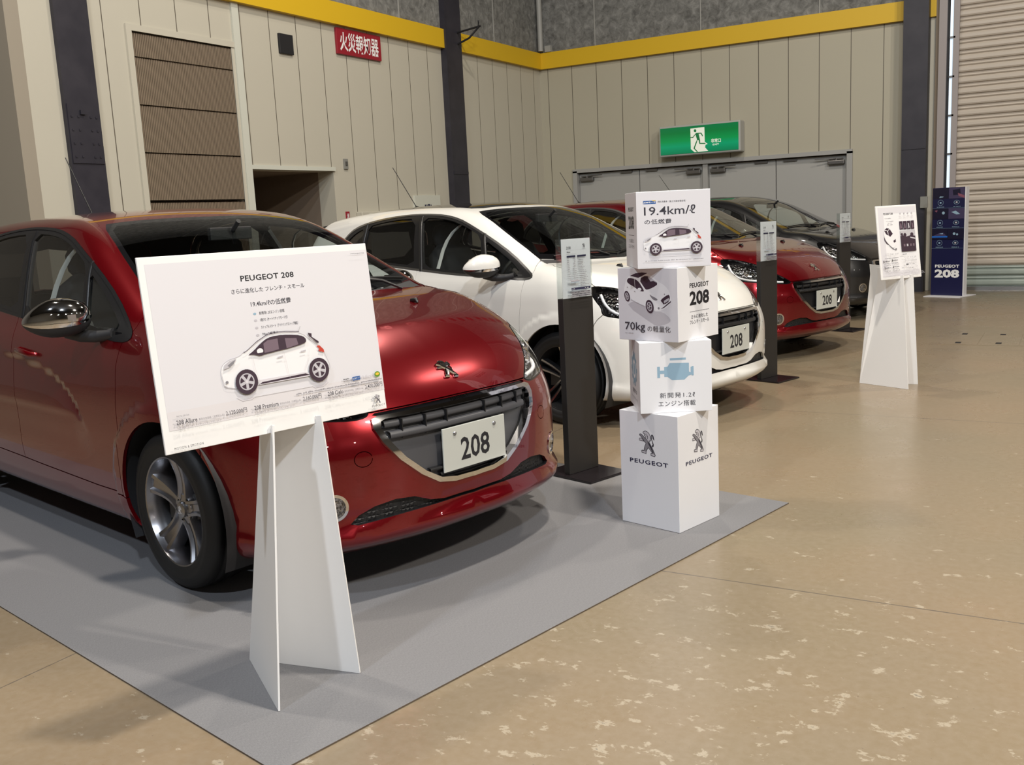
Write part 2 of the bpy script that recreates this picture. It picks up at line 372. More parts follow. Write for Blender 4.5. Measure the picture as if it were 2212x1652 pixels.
# ------------------------------------------------------------------ the hatchback: an implicit body, cut into panels
def pch(xs,ys):
    xs=np.array(xs,float);ys=np.array(ys,float)
    if xs[0]>xs[-1]: xs=xs[::-1];ys=ys[::-1]
    h=np.diff(xs);d=np.diff(ys)/h
    m=np.zeros(len(xs));m[0]=d[0];m[-1]=d[-1]
    for i in range(1,len(xs)-1):
        m[i]=0 if d[i-1]*d[i]<=0 else 2*d[i-1]*d[i]/(d[i-1]+d[i]) if True else 0
    # use smoother catmull when monotone limit not hit
    for i in range(1,len(xs)-1):
        if d[i-1]*d[i]>0:
            c=(h[i]*d[i-1]+h[i-1]*d[i])/(h[i]+h[i-1]); lim=3*min(abs(d[i-1]),abs(d[i])); m[i]=np.sign(c)*min(abs(c),lim)
    def f(x):
        x=np.asarray(x,float); k=np.clip(np.searchsorted(xs,x)-1,0,len(xs)-2)
        t=(x-xs[k])/h[k]; 
        lo=x<xs[0];hi=x>xs[-1]
        tt=np.clip(t,0,1)
        r=(2*tt**3-3*tt**2+1)*ys[k]+(tt**3-2*tt**2+tt)*h[k]*m[k]+(-2*tt**3+3*tt**2)*ys[k+1]+(tt**3-tt**2)*h[k]*m[k+1]
        r=np.where(lo,ys[0]+(x-xs[0])*m[0],r); return np.where(hi,ys[-1]+(x-xs[-1])*m[-1],r)
    return f
def smax(a,b,k):
    h=np.maximum(k-np.abs(a-b),0)/k; return np.maximum(a,b)+h*h*k*.25
def smin(a,b,k): return -smax(-a,-b,k)
def sst(a,b,x):
    t=np.clip((x-a)/(b-a),0,1); return t*t*(3-2*t)
Hood=pch([.86,.80,.72,.6,.45,.2,0,-.15,-.5],[.66,.725,.80,.865,.918,.972,1.008,1.028,1.06])
Roof=pch([-.3,-.85,-1.2,-1.6,-2.2,-2.7,-2.95,-3.2],[1.385,1.43,1.452,1.462,1.448,1.400,1.355,1.29])
Fp=pch([0,.2,.35,.5,.6,.7,.78,.84,.9],[.785,.777,.752,.708,.66,.57,.45,.28,.0])
Fz=pch([.15,.19,.22,.25,.272,.290,.31,.36,.45,.55,.62,.68,.75,.82,.95],[-.10,-.045,.004,.020,.016,-.004,-.008,-.003,.0,-.005,-.025,-.055,-.10,-.165,-.33])
Wl=pch([.1,.17,.24,.32,.45,.6,.75,.85,.91,.95,1.0,1.1,1.2,1.3,1.38,1.46],[.72,.79,.822,.838,.85,.856,.851,.838,.818,.798,.776,.740,.702,.66,.622,.57])
Sw=pch([-2.5,-2.1,-1.6,-1.269,-1.091,-.957,-.869,-.772,-.696,-.568,-.42,-.3],[.90,.88,.852,.827,.807,.787,.764,.722,.671,.545,.42,.32])
Rz=pch([.15,.3,.5,.7,.95,1.05,1.2,1.36,1.5],[-3.08,-3.15,-3.17,-3.155,-3.10,-3.07,-2.99,-2.87,-2.75])
HX=(0.0,-2.538); HZ=.302
def g(x,y,z):
    y=np.abs(y)
    hood=Hood(x)-(.012+.045*np.clip(x,0,.6))*(y/.7)**2
    wx=x+.30*y*y
    ws=1.025-(wx+.09)*.468+.0
    roof=Roof(x)-.036*(y/.55)**2.2
    cab=smin(ws,roof,.10)
    top=smax(hood,cab,.02)
    e=1e-3
    gt=(z-top)/np.sqrt(1+np.where(x>.4,1.0,.15))
    w=Wl(z)
    gh=sst(.9,1.1,z)
    w=w-gh*.06*np.clip((-1.4-x)/1.5,0,1.5)**2
    w=w+.014*np.exp(-((x+2.5)/.5)**2)*sst(.3,.5,z)*(1-sst(.75,.95,z))
    dz=Sw(x)-z
    w=w-.013*sst(0,.03,dz)*np.clip((z-.60)/np.maximum(Sw(x)-.63,.02),0,1)*sst(-2.45,-1.9,x)*(1-sst(-.62,-.42,x))
    w=w-.006*sst(0,.05,dz)*sst(.40,.52,z)*(1-sst(.59,.625,z))*sst(-2.3,-1.9,x)*(1-sst(-.75,-.55,x))
    for hx in HX:
        r=np.hypot(x-hx,z-HZ); w=w+.013*(1-sst(.395,.425,r))
    gs=(y-w)/np.sqrt(1+np.where(z>.92,.22,.0))
    gf=(x-Fp(y)-Fz(z))/np.sqrt(1+np.where(y>.45,np.clip((y-.45)/.3,0,1)**2*3,0))
    gr=(Rz(z)+.22*y**2+.28*np.clip(y-.5,0,1)**2*4-x)/np.sqrt(1.3)
    kts=np.where(x>-.15,.10+.05*np.clip(x/.4,0,1),.085)
    v=smax(gt,gs,kts)
    v=smax(v,gf,.11); v=smax(v,gr,.12); v=smax(v,.175-z,.03)
    return v
Z0=.62;XF=-.05;XR=-2.5;SU=.75;SV=.75
def ray_uv(u,v):
    u=np.asarray(u,float);v=np.asarray(v,float)
    ph=v/SV; L=XF-XR; uq=pi/2*SU
    th=np.where(u<uq,u/SU,np.where(u<uq+L,pi/2,pi/2+(u-uq-L)/SU))
    ox=np.where(u<uq,XF,np.where(u<uq+L,XF-(u-uq),XR))
    d=np.stack([np.cos(ph)*np.cos(th),np.cos(ph)*np.sin(th),np.sin(ph)],-1)
    o=np.stack([ox,0*ox,0*ox+Z0],-1)
    return o,d
def march(o,d,t0=0,t1=2.2,n=45):
    a=np.full(o.shape[:-1],t0,float);b=np.full(o.shape[:-1],t1,float)
    for _ in range(n):
        m=(a+b)/2;p=o+d*m[...,None]; ins=g(p[...,0],p[...,1],p[...,2])<0
        a=np.where(ins,m,a);b=np.where(ins,b,m)
    return o+d*((a+b)/2)[...,None]
def S(u,v): return march(*ray_uv(u,v))
def to_uv(p):
    p=np.asarray(p,float);x,y,z=p[...,0],np.abs(p[...,1]),p[...,2]
    uq=pi/2*SU;L=XF-XR
    ox=np.where(x>XF,XF,np.where(x>XR,x,XR))
    th=np.arctan2(y,x-ox)
    u=np.where(x>XF,th*SU,np.where(x>XR,uq+XF-x,uq+L+(th-pi/2)*SU))
    ph=np.arctan2(z-Z0,np.hypot(x-ox,y))
    return np.stack([u,ph*SV],-1)
def nrm(p,e=2e-3):
    x,y,z=p[...,0],p[...,1],p[...,2]
    n=np.stack([g(x+e,y,z)-g(x-e,y,z),g(x,y+e,z)-g(x,y-e,z),g(x,y,z+e)-g(x,y,z-e)],-1)
    return n/np.maximum(np.linalg.norm(n,axis=-1,keepdims=True),1e-9)
UQ = pi/2*SU; UL = XF-XR; UMAX = 2*UQ+UL; VMAX = pi/2*SV; VMIN = radians(-40)*SV
def top(x, y):
    o = np.array([x, y, .55]); return tuple(march(o, np.array([0, 0, 1.0]), 0, 1.5))
def side(x, z):
    o = np.array([x, .2, z]); return tuple(march(o, np.array([0, 1.0, 0]), 0, 1.2))
def front(y, z):
    o = np.array([.2, y, z]); return tuple(march(o, np.array([1.0, 0, 0]), 0, 1.0))
def dens(P, closed=True, d=.014):
    P = [np.array(p, float) for p in P]; out = []; n = len(P)
    for i in range(n if closed else n-1):
        a, b = P[i], P[(i+1) % n]; k = max(1, int(np.ceil(np.linalg.norm(b-a)/d)))
        out += [a+(b-a)*t/k for t in range(k)]
    if not closed: out.append(P[-1])
    return out
def uvp(P3, closed=True): return dens([to_uv(np.array(p)) for p in P3], closed)
def seam(P3, w=.0042):
    C = [Vector(p) for p in uvp(P3, False)]; L, R = [], []
    for i, p in enumerate(C):
        t = (C[min(i+1, len(C)-1)]-C[max(i-1, 0)]).normalized(); q = Vector((-t.y, t.x))*w/2
        L.append(p+q); R.append(p-q)
    return [(p.x, p.y) for p in L+R[::-1]]
def inset_uv(poly, d): return outset([tuple(p) for p in poly], -d)
def mirror_dome(P): return [tuple(p) for p in P]

def car_outlines():
    Rg = {}
    # windscreen (half): cowl edge, pillar edge, roof edge
    ws = [top(-.093, 0), top(-.115, .2), top(-.165, .4), top(-.235, .57), top(-.285, .66), top(-.42, .632), top(-.60, .60), top(-.78, .563), top(-.93, .528), top(-.995, .495), top(-.985, .40), top(-.955, .2), top(-.94, 0)]
    U = uvp(ws[:], False); Rg['windscreen'] = U
    wi = [top(-.165, 0), top(-.19, .2), top(-.24, .4), top(-.30, .55), top(-.345, .625), top(-.43, .608), top(-.60, .577), top(-.78, .538), top(-.90, .51), top(-.945, .47), top(-.935, .38), top(-.905, .2), top(-.895, 0)]
    Rg['windscreen_glass'] = uvp(wi, False)
    # daylight opening of the side windows
    dl = [(-.228, .938), (-.235, .965), (-.27, .985), (-.45, 1.092), (-.68, 1.202), (-.90, 1.292), (-1.05, 1.345), (-1.22, 1.378), (-1.45, 1.392), (-1.65, 1.392), (-1.88, 1.378), (-2.1, 1.35), (-2.25, 1.312), (-2.34, 1.255), (-2.40, 1.18), (-2.41, 1.115), (-2.36, 1.075), (-2.2, 1.052), (-1.9, 1.027), (-1.6, 1.004), (-1.33, .982), (-1.0, .957), (-.75, .946), (-.50, .936), (-.30, .924)]
    dl = smooth_poly(dl, 1)
    dl3 = [side(*p) for p in dl]; D = uvp(dl3); Rg['dlo'] = D
    Rg['moulding'] = inset_uv(D, .013)
    def inner(pts, d=0.0): return uvp([side(*p) for p in smooth_poly(pts, 1)])
    Rg['quarter_light'] = inner([(-.325, .965), (-.46, 1.055), (-.62, 1.135), (-.735, 1.19), (-.70, 1.08), (-.66, .985), (-.5, .965)])
    Rg['front_window'] = inner([(-.705, .978), (-.745, 1.09), (-.785, 1.215), (-.92, 1.272), (-1.08, 1.325), (-1.25, 1.352), (-1.44, 1.362), (-1.40, 1.24), (-1.355, 1.12), (-1.315, 1.012), (-1.1, .995), (-.85, .98)])
    Rg['rear_window'] = inner([(-1.42, 1.022), (-1.465, 1.15), (-1.52, 1.362), (-1.75, 1.358), (-1.95, 1.338), (-2.07, 1.318), (-2.07, 1.2), (-2.06, 1.07), (-1.75, 1.045)])
    Rg['rear_quarter_light'] = inner([(-2.11, 1.078), (-2.12, 1.2), (-2.12, 1.305), (-2.22, 1.275), (-2.31, 1.215), (-2.36, 1.14), (-2.33, 1.105), (-2.22, 1.085)])
    # headlamp
    hl = [(.685, .402, .676), (.648, .456, .716), (.604, .51, .752), (.564, .545, .782), (.526, .573, .806), (.481, .596, .834), (.40, .645, .862), (.31, .70, .885), (.235, .745, .893), (.212, .762, .885), (.235, .785, .845), (.28, .80, .80), (.318, .80, .765), (.326, .80, .728), (.345, .798, .711), (.42, .762, .696), (.48, .73, .689), (.56, .67, .680), (.635, .565, .666), (.676, .47, .655), (.69, .42, .660)]
    Rg['headlamp'] = uvp(smooth_poly(hl, 1))
    Rg['headlamp_glass'] = inset_uv(Rg['headlamp'], .006)
    # grille frame and opening, badge strip above it
    go = [front(0, .373), front(.10, .374), front(.18, .388), front(.255, .433), front(.335, .501), front(.392, .572), front(.413, .622), front(.408, .652), front(.385, .660), front(.2, .661), front(0, .661)]
    Rg['grille_frame'] = uvp(go, False)
    gi = [front(0, .390), front(.095, .392), front(.168, .404), front(.235, .442), front(.313, .508), (front(.366, .575)), front(.385, .618), front(.378, .640), front(.36, .6465), front(.2, .648), front(0, .648)]
    Rg['grille_opening'] = uvp(gi, False)
    bs = [front(0, .663), front(.2, .663), front(.385, .662), front(.398, .666), front(.385, .672), front(.2, .676), front(0, .678)]
    Rg['badge_strip'] = uvp(bs, False)
    # lower intake, fog lamp, towing cover
    li = [front(0, .316), front(.15, .317), front(.215, .327), front(.285, .355), front(.36, .361), front(.44, .350), front(.495, .327), front(.525, .299), front(.50, .292), front(.43, .296), front(.3, .302), front(0, .304)]
    Rg['lower_intake'] = uvp(li, False)
    def ring(c, r, n=28):
        c = np.array(c); nn = nrm(c); a = np.cross(nn, [0, 0, 1.0]); a /= np.linalg.norm(a); b = np.cross(nn, a)
        return uvp([c+a*r*cos(2*pi*i/n)+b*r*sin(2*pi*i/n) for i in range(n)])
    fc = front(.575, .367)
    Rg['fog_lamp_bezel'] = ring(fc, .050); Rg['fog_lamp'] = ring(fc, .040)
    Rg['seam_tow'] = None
    tc = front(.468, .525)
    for k in range(4): pass
    RA = {}; RA['arch_front'] = [(.022+.350*cos(a), .845, .305+.350*sin(a)) for a in np.linspace(-.75, pi+.75, 44)]
    RA['arch_rear'] = [(-2.538+.352*cos(a), .855, .305+.352*sin(a)) for a in np.linspace(-.75, pi+.75, 44)]
    for k in ('arch_front', 'arch_rear'):
        a_ = uvp(RA[k], False); Rg[k] = [tuple(p) for p in a_]+[(a_[-1][0], VMIN-.02), (a_[0][0], VMIN-.02)]
    # roof panel (glass on the white car)
    Rg['roof_panel'] = uvp([top(-1.0, 0), top(-1.015, .2), top(-1.04, .40), top(-1.09, .475), top(-1.3, .50), top(-1.8, .50), top(-2.25, .485), top(-2.36, .45), top(-2.38, .2), top(-2.38, 0)], False)
    # rear: window, lamps
    Rg['tailgate_glass'] = uvp([(-2.93, 0, 1.30), (-2.93, .3, 1.29), (-2.90, .47, 1.27), (-2.96, .55, 1.10), (-3.02, .5, 1.03), (-3.05, .3, 1.01), (-3.06, 0, 1.01)], False)
    Rg['tail_lamp'] = uvp([(-2.78, .80, 1.0), (-2.9, .74, .99), (-3.02, .62, .95), (-3.06, .55, .88), (-3.02, .66, .80), (-2.95, .75, .78), (-2.86, .80, .84)])
    # seams
    Rg['cowl'] = uvp([top(-.088, 0), top(-.105, .2), top(-.150, .42), top(-.177, .60), top(-.21, .672), top(-.283, .668), top(-.235, .57), top(-.165, .4), top(-.115, .2), top(-.093, 0)], False)
    S_ = []
    S_.append(seam([side(*p) for p in [(-.285, .945), (-.300, .842), (-.303, .756), (-.312, .687), (-.318, .512), (-.335, .38), (-.347, .315)]]))
    S_.append(seam([side(*p) for p in [(-.375, .317), (-.347, .312), (-.30, .300)]]))
    S_.append(seam([side(*p) for p in [(-.342, .316), (-.6, .318), (-1.2, .330), (-1.36, .335), (-1.75, .343), (-1.94, .36), (-2.02, .42), (-2.09, .52), (-2.19, .66), (-2.26, .80), (-2.29, .95), (-2.30, 1.08)]]))
    S_.append(seam([side(*p) for p in [(-1.378, 1.0), (-1.36, .85), (-1.352, .6), (-1.36, .330)]]))
    S_.append(seam([top(-.088, 0), top(-.105, .2), top(-.150, .42), top(-.177, .60), top(-.175, .665), top(-.12, .698), top(-.02, .708), top(.1, .717), (.235, .748, .893), (.27, .745, .878)]))
    S_.append(seam([(.64, .53, .695), (.672, .45, .680), (.69, .40, .676), front(.3, .678), front(.15, .681), front(0, .682)]))
    S_.append(seam([(.36, .78, .745), (.33, .80, .715), side(.30, .69), side(.28, .66), side(.265, .60), side(.262, .52)]))
    S_.append(seam([side(-.245, .955), side(-.235, .985), side(-.25, 1.02), top(-.265, .67), top(-.29, .64)]))
    S_.append(seam([top(-.165, .655), top(-.20, .675), top(-.262, .672)]))
    S_.append(seam([(-2.78, 0, 1.38), (-2.78, .40, 1.36), (-2.80, .60, 1.22), (-2.86, .66, 1.05), (-2.96, .66, .95), (-2.93, .70, .90)]))
    S_.append(seam([(-2.93, .70, .88), (-3.02, .62, .84), (-3.08, .56, .78), (-3.12, .52, .66), (-3.14, .44, .58), (-3.15, 0, .56)]))
    S_.append(seam([(-3.11, .53, .70), (-3.05, .62, .74), (-2.98, .70, .82), (-2.93, .72, .88)]))
    S_.append(seam([(-2.92, .74, .89), (-2.88, .78, .84), (-2.80, .83, .66), (-2.72, .85, .52), (-2.66, .86, .40)]))
    c = np.array(tc); nn = nrm(c); a = np.cross(nn, [0, 0, 1.0]); a /= np.linalg.norm(a); b = np.cross(nn, a)
    S_.append(seam([c+a*.033*cos(2*pi*i/24)+b*.027*sin(2*pi*i/24) for i in range(24)], .0022))
    del Rg['seam_tow']
    return Rg, S_

def in_poly(P, poly):
    poly = np.array([tuple(p) for p in poly]); x, y = P[:, 0], P[:, 1]; r = np.zeros(len(P), bool); n = len(poly); j = n-1
    for i in range(n):
        xi, yi = poly[i]; xj, yj = poly[j]
        c = ((yi > y) != (yj > y))
        with np.errstate(divide='ignore', invalid='ignore'): r ^= c & (x < (xj-xi)*(y-yi)/(yj-yi)+xi)
        j = i
    return r

def build_shell():
    Rg, S_ = car_outlines()
    V, E = [], []
    def loop(P, closed=True):
        o = len(V); P = [tuple(p) for p in P]; V.extend(P); n = len(P)
        for i in range(n if closed else n-1): E.append((o+i, o+(i+1) % n))
    # half outlines that end on the centre line are closed across it (u<0 in front, v>VMAX on top)
    def close_half(P):
        P = [tuple(p) for p in P]; a, b = P[0], P[-1]
        if abs(a[0]) < 1e-4 and abs(b[0]) < 1e-4: return P+[(-.05, b[1]), (-.05, a[1])]
        if abs(a[0]-UMAX) < 1e-3 and abs(b[0]-UMAX) < 1e-3: return P+[(UMAX+.05, b[1]), (UMAX+.05, a[1])]
        return P+[(b[0], VMAX+.05), (a[0], VMAX+.05)]
    half = ('windscreen', 'windscreen_glass', 'grille_frame', 'grille_opening', 'badge_strip', 'lower_intake', 'roof_panel', 'tailgate_glass', 'cowl')
    for k in half: Rg[k] = close_half(Rg[k])
    def clip(p): return (min(max(p[0], 0), UMAX), min(max(p[1], VMIN), VMAX))
    for k, P in Rg.items(): loop([clip(p) for p in P])
    for P in S_: loop([clip(p) for p in P])
    nb = int(UMAX/.02); nv = int((VMAX-VMIN)/.02)
    loop([(UMAX*i/nb, VMIN) for i in range(nb)]+[(UMAX, VMIN+(VMAX-VMIN)*i/nv) for i in range(nv)]+[(UMAX*(1-i/nb), VMAX) for i in range(nb)]+[(0, VMAX-(VMAX-VMIN)*i/nv) for i in range(nv)])
    occ = set((int(p[0]/.006), int(p[1]/.006)) for p in V)
    step = .021
    for i in range(1, int(UMAX/step)+1):
        for j in range(int((VMAX-VMIN)/step)+1):
            p = (i*step+(step/2 if j % 2 else 0), VMIN+j*step+.004)
            if p[0] >= UMAX-.005 or p[1] >= VMAX-.005 or p[1] <= VMIN+.003: continue
            c = (int(p[0]/.006), int(p[1]/.006))
            if any((c[0]+a, c[1]+b) in occ for a in (-1, 0, 1) for b in (-1, 0, 1)): continue
            V.append(p)
    r = delaunay_2d_cdt([Vector(p) for p in V], E, [], 0, 1e-6)
    uv = np.array([tuple(p) for p in r[0]]); tri = np.array([f for f in r[2] if len(f) == 3])
    cen = uv[tri].mean(1)
    lab = np.array(['paint']*len(tri), dtype=object)
    def put(name, key=None): lab[in_poly(cen, Rg[key or name])] = name
    put('roof_panel')
    for P in S_: lab[in_poly(cen, P)] = 'gap'
    put('cowl'); put('windscreen'); put('windscreen_glass')
    put('window_moulding', 'dlo'); put('window_trim', 'moulding')
    for k in ('quarter_light', 'front_window', 'rear_window', 'rear_quarter_light', 'headlamp', 'headlamp_glass', 'badge_strip', 'grille_frame', 'grille_opening', 'lower_intake', 'fog_lamp_bezel', 'fog_lamp', 'tailgate_glass', 'tail_lamp'): put(k)
    lab[in_poly(cen, Rg['arch_front']) | in_poly(cen, Rg['arch_rear'])] = 'gap'
    P3 = S(uv[:, 0], uv[:, 1]); N3 = nrm(P3)
    P3[np.abs(uv[:, 0]) < 1e-6, 1] = 0; P3[np.abs(uv[:, 0]-UMAX) < 1e-6, 1] = 0; P3[np.abs(uv[:, 1]-VMAX) < 1e-6, 1] = 0
    # drop degenerate triangles (the pole above the front axle line), orient outwards
    a, b, c = P3[tri[:, 0]], P3[tri[:, 1]], P3[tri[:, 2]]
    cr = np.cross(b-a, c-a); ok = np.linalg.norm(cr, axis=1) > 1e-9
    flip = (cr*(N3[tri[:, 0]]+N3[tri[:, 1]]+N3[tri[:, 2]])).sum(1) < 0
    tri[flip] = tri[flip][:, ::-1]
    tri, lab, cen = tri[ok], lab[ok], cen[ok]
    # panels of paint: connected pieces, merged over coincident points
    key = {}; rep = np.arange(len(P3))
    for i, p in enumerate(np.round(P3/2e-4).astype(int)):
        rep[i] = key.setdefault(tuple(p), i)
    par = list(range(len(tri)))
    def find(x):
        while par[x] != x: par[x] = par[par[x]]; x = par[x]
        return x
    ed = {}
    for i in np.where(lab == 'paint')[0]:
        t = rep[tri[i]]
        for a_, b_ in ((t[0], t[1]), (t[1], t[2]), (t[2], t[0])):
            j = ed.setdefault((min(a_, b_), max(a_, b_)), i)
            if j != i: par[find(i)] = find(j)
    seeds = dict(hood=top(.3, .1), front_bumper=front(.5, .45), front_fender=side(0, .72), front_door=side(-.8, .6), rear_door=side(-1.7, .6), tailgate=(-3.1, .1, .8), rear_bumper=(-3.16, .1, .4))
    roots = {}
    pid = np.where(lab == 'paint')[0]; pc = cen[pid]
    DBG = {}
    for n, s in seeds.items():
        q = to_uv(np.array(s)); i = pid[np.argmin(((pc-q)**2).sum(1))]; roots.setdefault(find(i), n); DBG[n] = find(i)

    for i in pid: lab[i] = roots.get(find(i), 'body_shell')
    return P3, N3, tri, lab

def patch(P3, N3, T, name, key, parent, sides, off=0.0, flange=0.0, shift=None, fkey=None):
    """a panel from the shell; sides: (1,), (-1,) or (1, -1); off moves it along the normal; flange turns its edges in"""
    used, inv = np.unique(T, return_inverse=True); T2 = inv.reshape(T.shape)
    vs, fs, ns, mi = [], [], [], []
    for sd in sides:
        o = len(vs); m = np.array([1, sd, 1.0])
        P = (P3[used]+N3[used]*off)
        if shift is not None: P = P+np.array(shift)
        vs += [tuple(p) for p in P*m]; ns += [tuple(n) for n in N3[used]*m]
        tr = T2 if sd > 0 else T2[:, ::-1]
        fs += [tuple(int(i)+o for i in t) for t in tr]; mi += [0]*len(tr)
        if flange:
            cnt = {}
            for t in T2:
                for a, b in ((t[0], t[1]), (t[1], t[2]), (t[2], t[0])): cnt[(min(a, b), max(a, b))] = cnt.get((min(a, b), max(a, b)), 0)+1
            ed = set()
            for t in T2:
                for a, b in ((t[0], t[1]), (t[1], t[2]), (t[2], t[0])):
                    if cnt[(min(a, b), max(a, b))] == 1:
                        if abs(P[a][1]) < 1e-6 and abs(P[b][1]) < 1e-6: continue
                        ed.add((int(a), int(b)))
            mp = {}
            for a, b in ed:
                for q in (a, b):
                    if q not in mp:
                        # edge vertices are doubled so that the turned edge keeps its own shading
                        mp[q] = len(vs); e = P[q]*m; vs.append(tuple(e)); nn = N3[used][q]*m; ns.append(None)
                        vs.append(tuple(e-nn*flange)); ns.append(None)
            for a, b in ed:
                q = (mp[a], mp[b], mp[b]+1, mp[a]+1) if sd < 0 else (mp[b], mp[a], mp[a]+1, mp[b]+1)
                fs.append(q); mi.append(1)
    me = bpy.data.meshes.new(name); me.from_pydata(vs, [], fs)
    me.materials.append(M[key])
    if flange: me.materials.append(M[fkey or key])
    me.polygons.foreach_set('material_index', mi); me.polygons.foreach_set('use_smooth', [True]*len(fs))
    me.update()
    cn = []
    for p in me.polygons:
        for v in p.vertices:
            n = ns[v]
            cn.append(tuple(p.normal) if n is None else n)
    me.normals_split_custom_set(cn)
    o = bpy.data.objects.new(name, me); COL.objects.link(o)
    if parent: o.parent = parent
    return o
def recess(P3, N3, T, key, depth, name, parent, sides, scale=1.0, keyw=None, vec=None):
    """the bowl behind an opening: floor moved in, walls joining it to the edge"""
    b = MB()
    used, inv = np.unique(T, return_inverse=True); T2 = inv.reshape(T.shape)
    P = P3[used]; c = P.mean(0); Nn = N3[used]
    d = (-Nn*depth) if vec is None else np.array(vec)[None, :]*np.ones((len(P), 1))
    Q = c+(P-c)*scale+d
    cnt = {}
    for t in T2:
        for a, e in ((t[0], t[1]), (t[1], t[2]), (t[2], t[0])): cnt[(min(a, e), max(a, e))] = cnt.get((min(a, e), max(a, e)), 0)+1
    for sd in sides:
        m = np.array([1, sd, 1.0])
        b.add(Q*m, [tuple(int(i) for i in (t if sd > 0 else t[::-1])) for t in T2], key, True)
        ed = []
        for t in T2:
            for a, e in ((t[0], t[1]), (t[1], t[2]), (t[2], t[0])):
                if cnt[(min(a, e), max(a, e))] == 1 and not (abs(P[a][1]) < 1e-6 and abs(P[e][1]) < 1e-6): ed.append((int(a), int(e)))
        k = len(P)
        b.add(list(P*m)+list(Q*m), [((a, e, e+k, a+k) if sd < 0 else (e, a, a+k, e+k)) for a, e in ed], keyw or key, False)
    return b.build(name, parent)

def surf(y, z):
    return Vector(front(y, z))
def bar_on_front(b, z, y1, h, d, proud, key, n=22, droop=0.0):
    """a grille bar that follows the nose"""
    rows = []
    for i in range(n+1):
        y = -y1+2*y1*i/n
        p = surf(abs(y), z); x0 = p.x+proud
        rows.append([Vector((x0-d, y, z-h/2)), Vector((x0-.004, y, z-h/2)), Vector((x0, y, z-h*.2)), Vector((x0-.003, y, z+h*.35)), Vector((x0-.010, y, z+h/2)), Vector((x0-d, y, z+h/2))])
    b.grid(rows, key, True)
P3, N3, TRI, LAB = build_shell()
def sub(*names): return TRI[np.isin(LAB, names)]

def build_wheel_meshes():
    tyre = MB()
    pr = [(-.080, .204), (-.090, .212), (-.098, .236), (-.0975, .262), (-.088, .287), (-.074, .298), (-.047, .3015), (-.046, .295), (-.039, .295), (-.038, .302), (-.003, .302), (-.002, .295), (.005, .295), (.006, .302), (.038, .302), (.039, .295), (.046, .295), (.047, .3015), (.074, .298), (.088, .287), (.0975, .262), (.0985, .248), (.0965, .246), (.098, .234), (.090, .212), (.080, .204)]
    tyre.lathe(pr, 'rubber', 72)
    def rim(kind):
        b = MB(); a = 'alloy' if kind == 'A' else 'alloy_dark'
        b.lathe([(.081, .2185), (.087, .217), (.089, .212), (.086, .206), (.070, .200), (.05, .193), (-.06, .190), (-.08, .205)], a, 60)
        b.lathe([(.045, .0), (.046, .03), (.044, .058), (.030, .066), (.0, .066)], a, 40)
        b.lathe([(.058, .0), (.0575, .022), (.055, .029), (.046, .031)], 'satin' if kind == 'A' else 'gloss_black', 32)
        for k in range(5):
            t = 2*pi*k/5+.42
            for q in ((0,) if kind == 'A' else (-1, 1)):
                rows = []
                for i in range(9):
                    s = i/8; r = .036+(.206-.036)*s
                    if kind == 'A':
                        w = .030-.004*sin(pi*s)+.016*s*s; y0 = .050+.026*s-.012*sin(pi*s)
                        sec = [(-w*1.25, y0-.055), (-w*1.15, y0-.016), (-w, y0), (-w*.62, y0+.001), (-w*.42, y0-.010), (w*.42, y0-.010), (w*.62, y0+.001), (w, y0), (w*1.15, y0-.016), (w*1.25, y0-.055)]; off = 0
                    else:
                        w = .0075+.002*s; y0 = .048+.030*s-.010*sin(pi*s); off = q*(.012+.018*s)
                        sec = [(-w*1.5, y0-.04), (-w*1.3, y0-.010), (-w, y0), (w, y0), (w*1.3, y0-.010), (w*1.5, y0-.04)]
                    ct, st = cos(t), sin(t)
                    rows.append([Vector((r*ct-(x+off)*st, y, r*st+(x+off)*ct)) for x, y in sec])
                b.grid(rows, a, False)
                if kind == 'B':   # bright cut edge along the face of each spoke
                    rows2 = [[p+Vector((0, .0006, 0)) for p in (r_[2], r_[2]*.35+r_[3]*.65)][::1] for r_ in rows] if q < 0 else [[p+Vector((0, .0006, 0)) for p in (r_[2]*.65+r_[3]*.35, r_[3])] for r_ in rows]
                    b.grid(rows2, 'alloy_edge', False)
            # wheel bolts between the spokes
            tb = t+pi/5 if kind == 'A' else t
            c = Vector((.047*cos(tb), 0, .047*sin(tb)))
            b.lathe([(.030, .012), (.049, .012), (.050, .010), (.038, .0085), (.036, 0)], 'alloy_edge' if kind == 'A' else 'gloss_black', 14, c=c)
        if kind == 'A':
            for p in ('tail', 'arm', 'head', 'body'):
                b.prism([(x, .0578, y) for x, y in lion(.034, p)], (0, .0012, 0), 'chrome')
        return b
    disc = MB()
    disc.lathe([(.0, .04), (.02, .06), (.022, .07), (.0, .075), (-.002, .135), (-.012, .135), (-.014, .05)], 'steel', 40)
    disc.box(.06, .135, -.04, .03, -.06, .06, 'steel')
    return tyre, rim('A'), rim('B'), disc

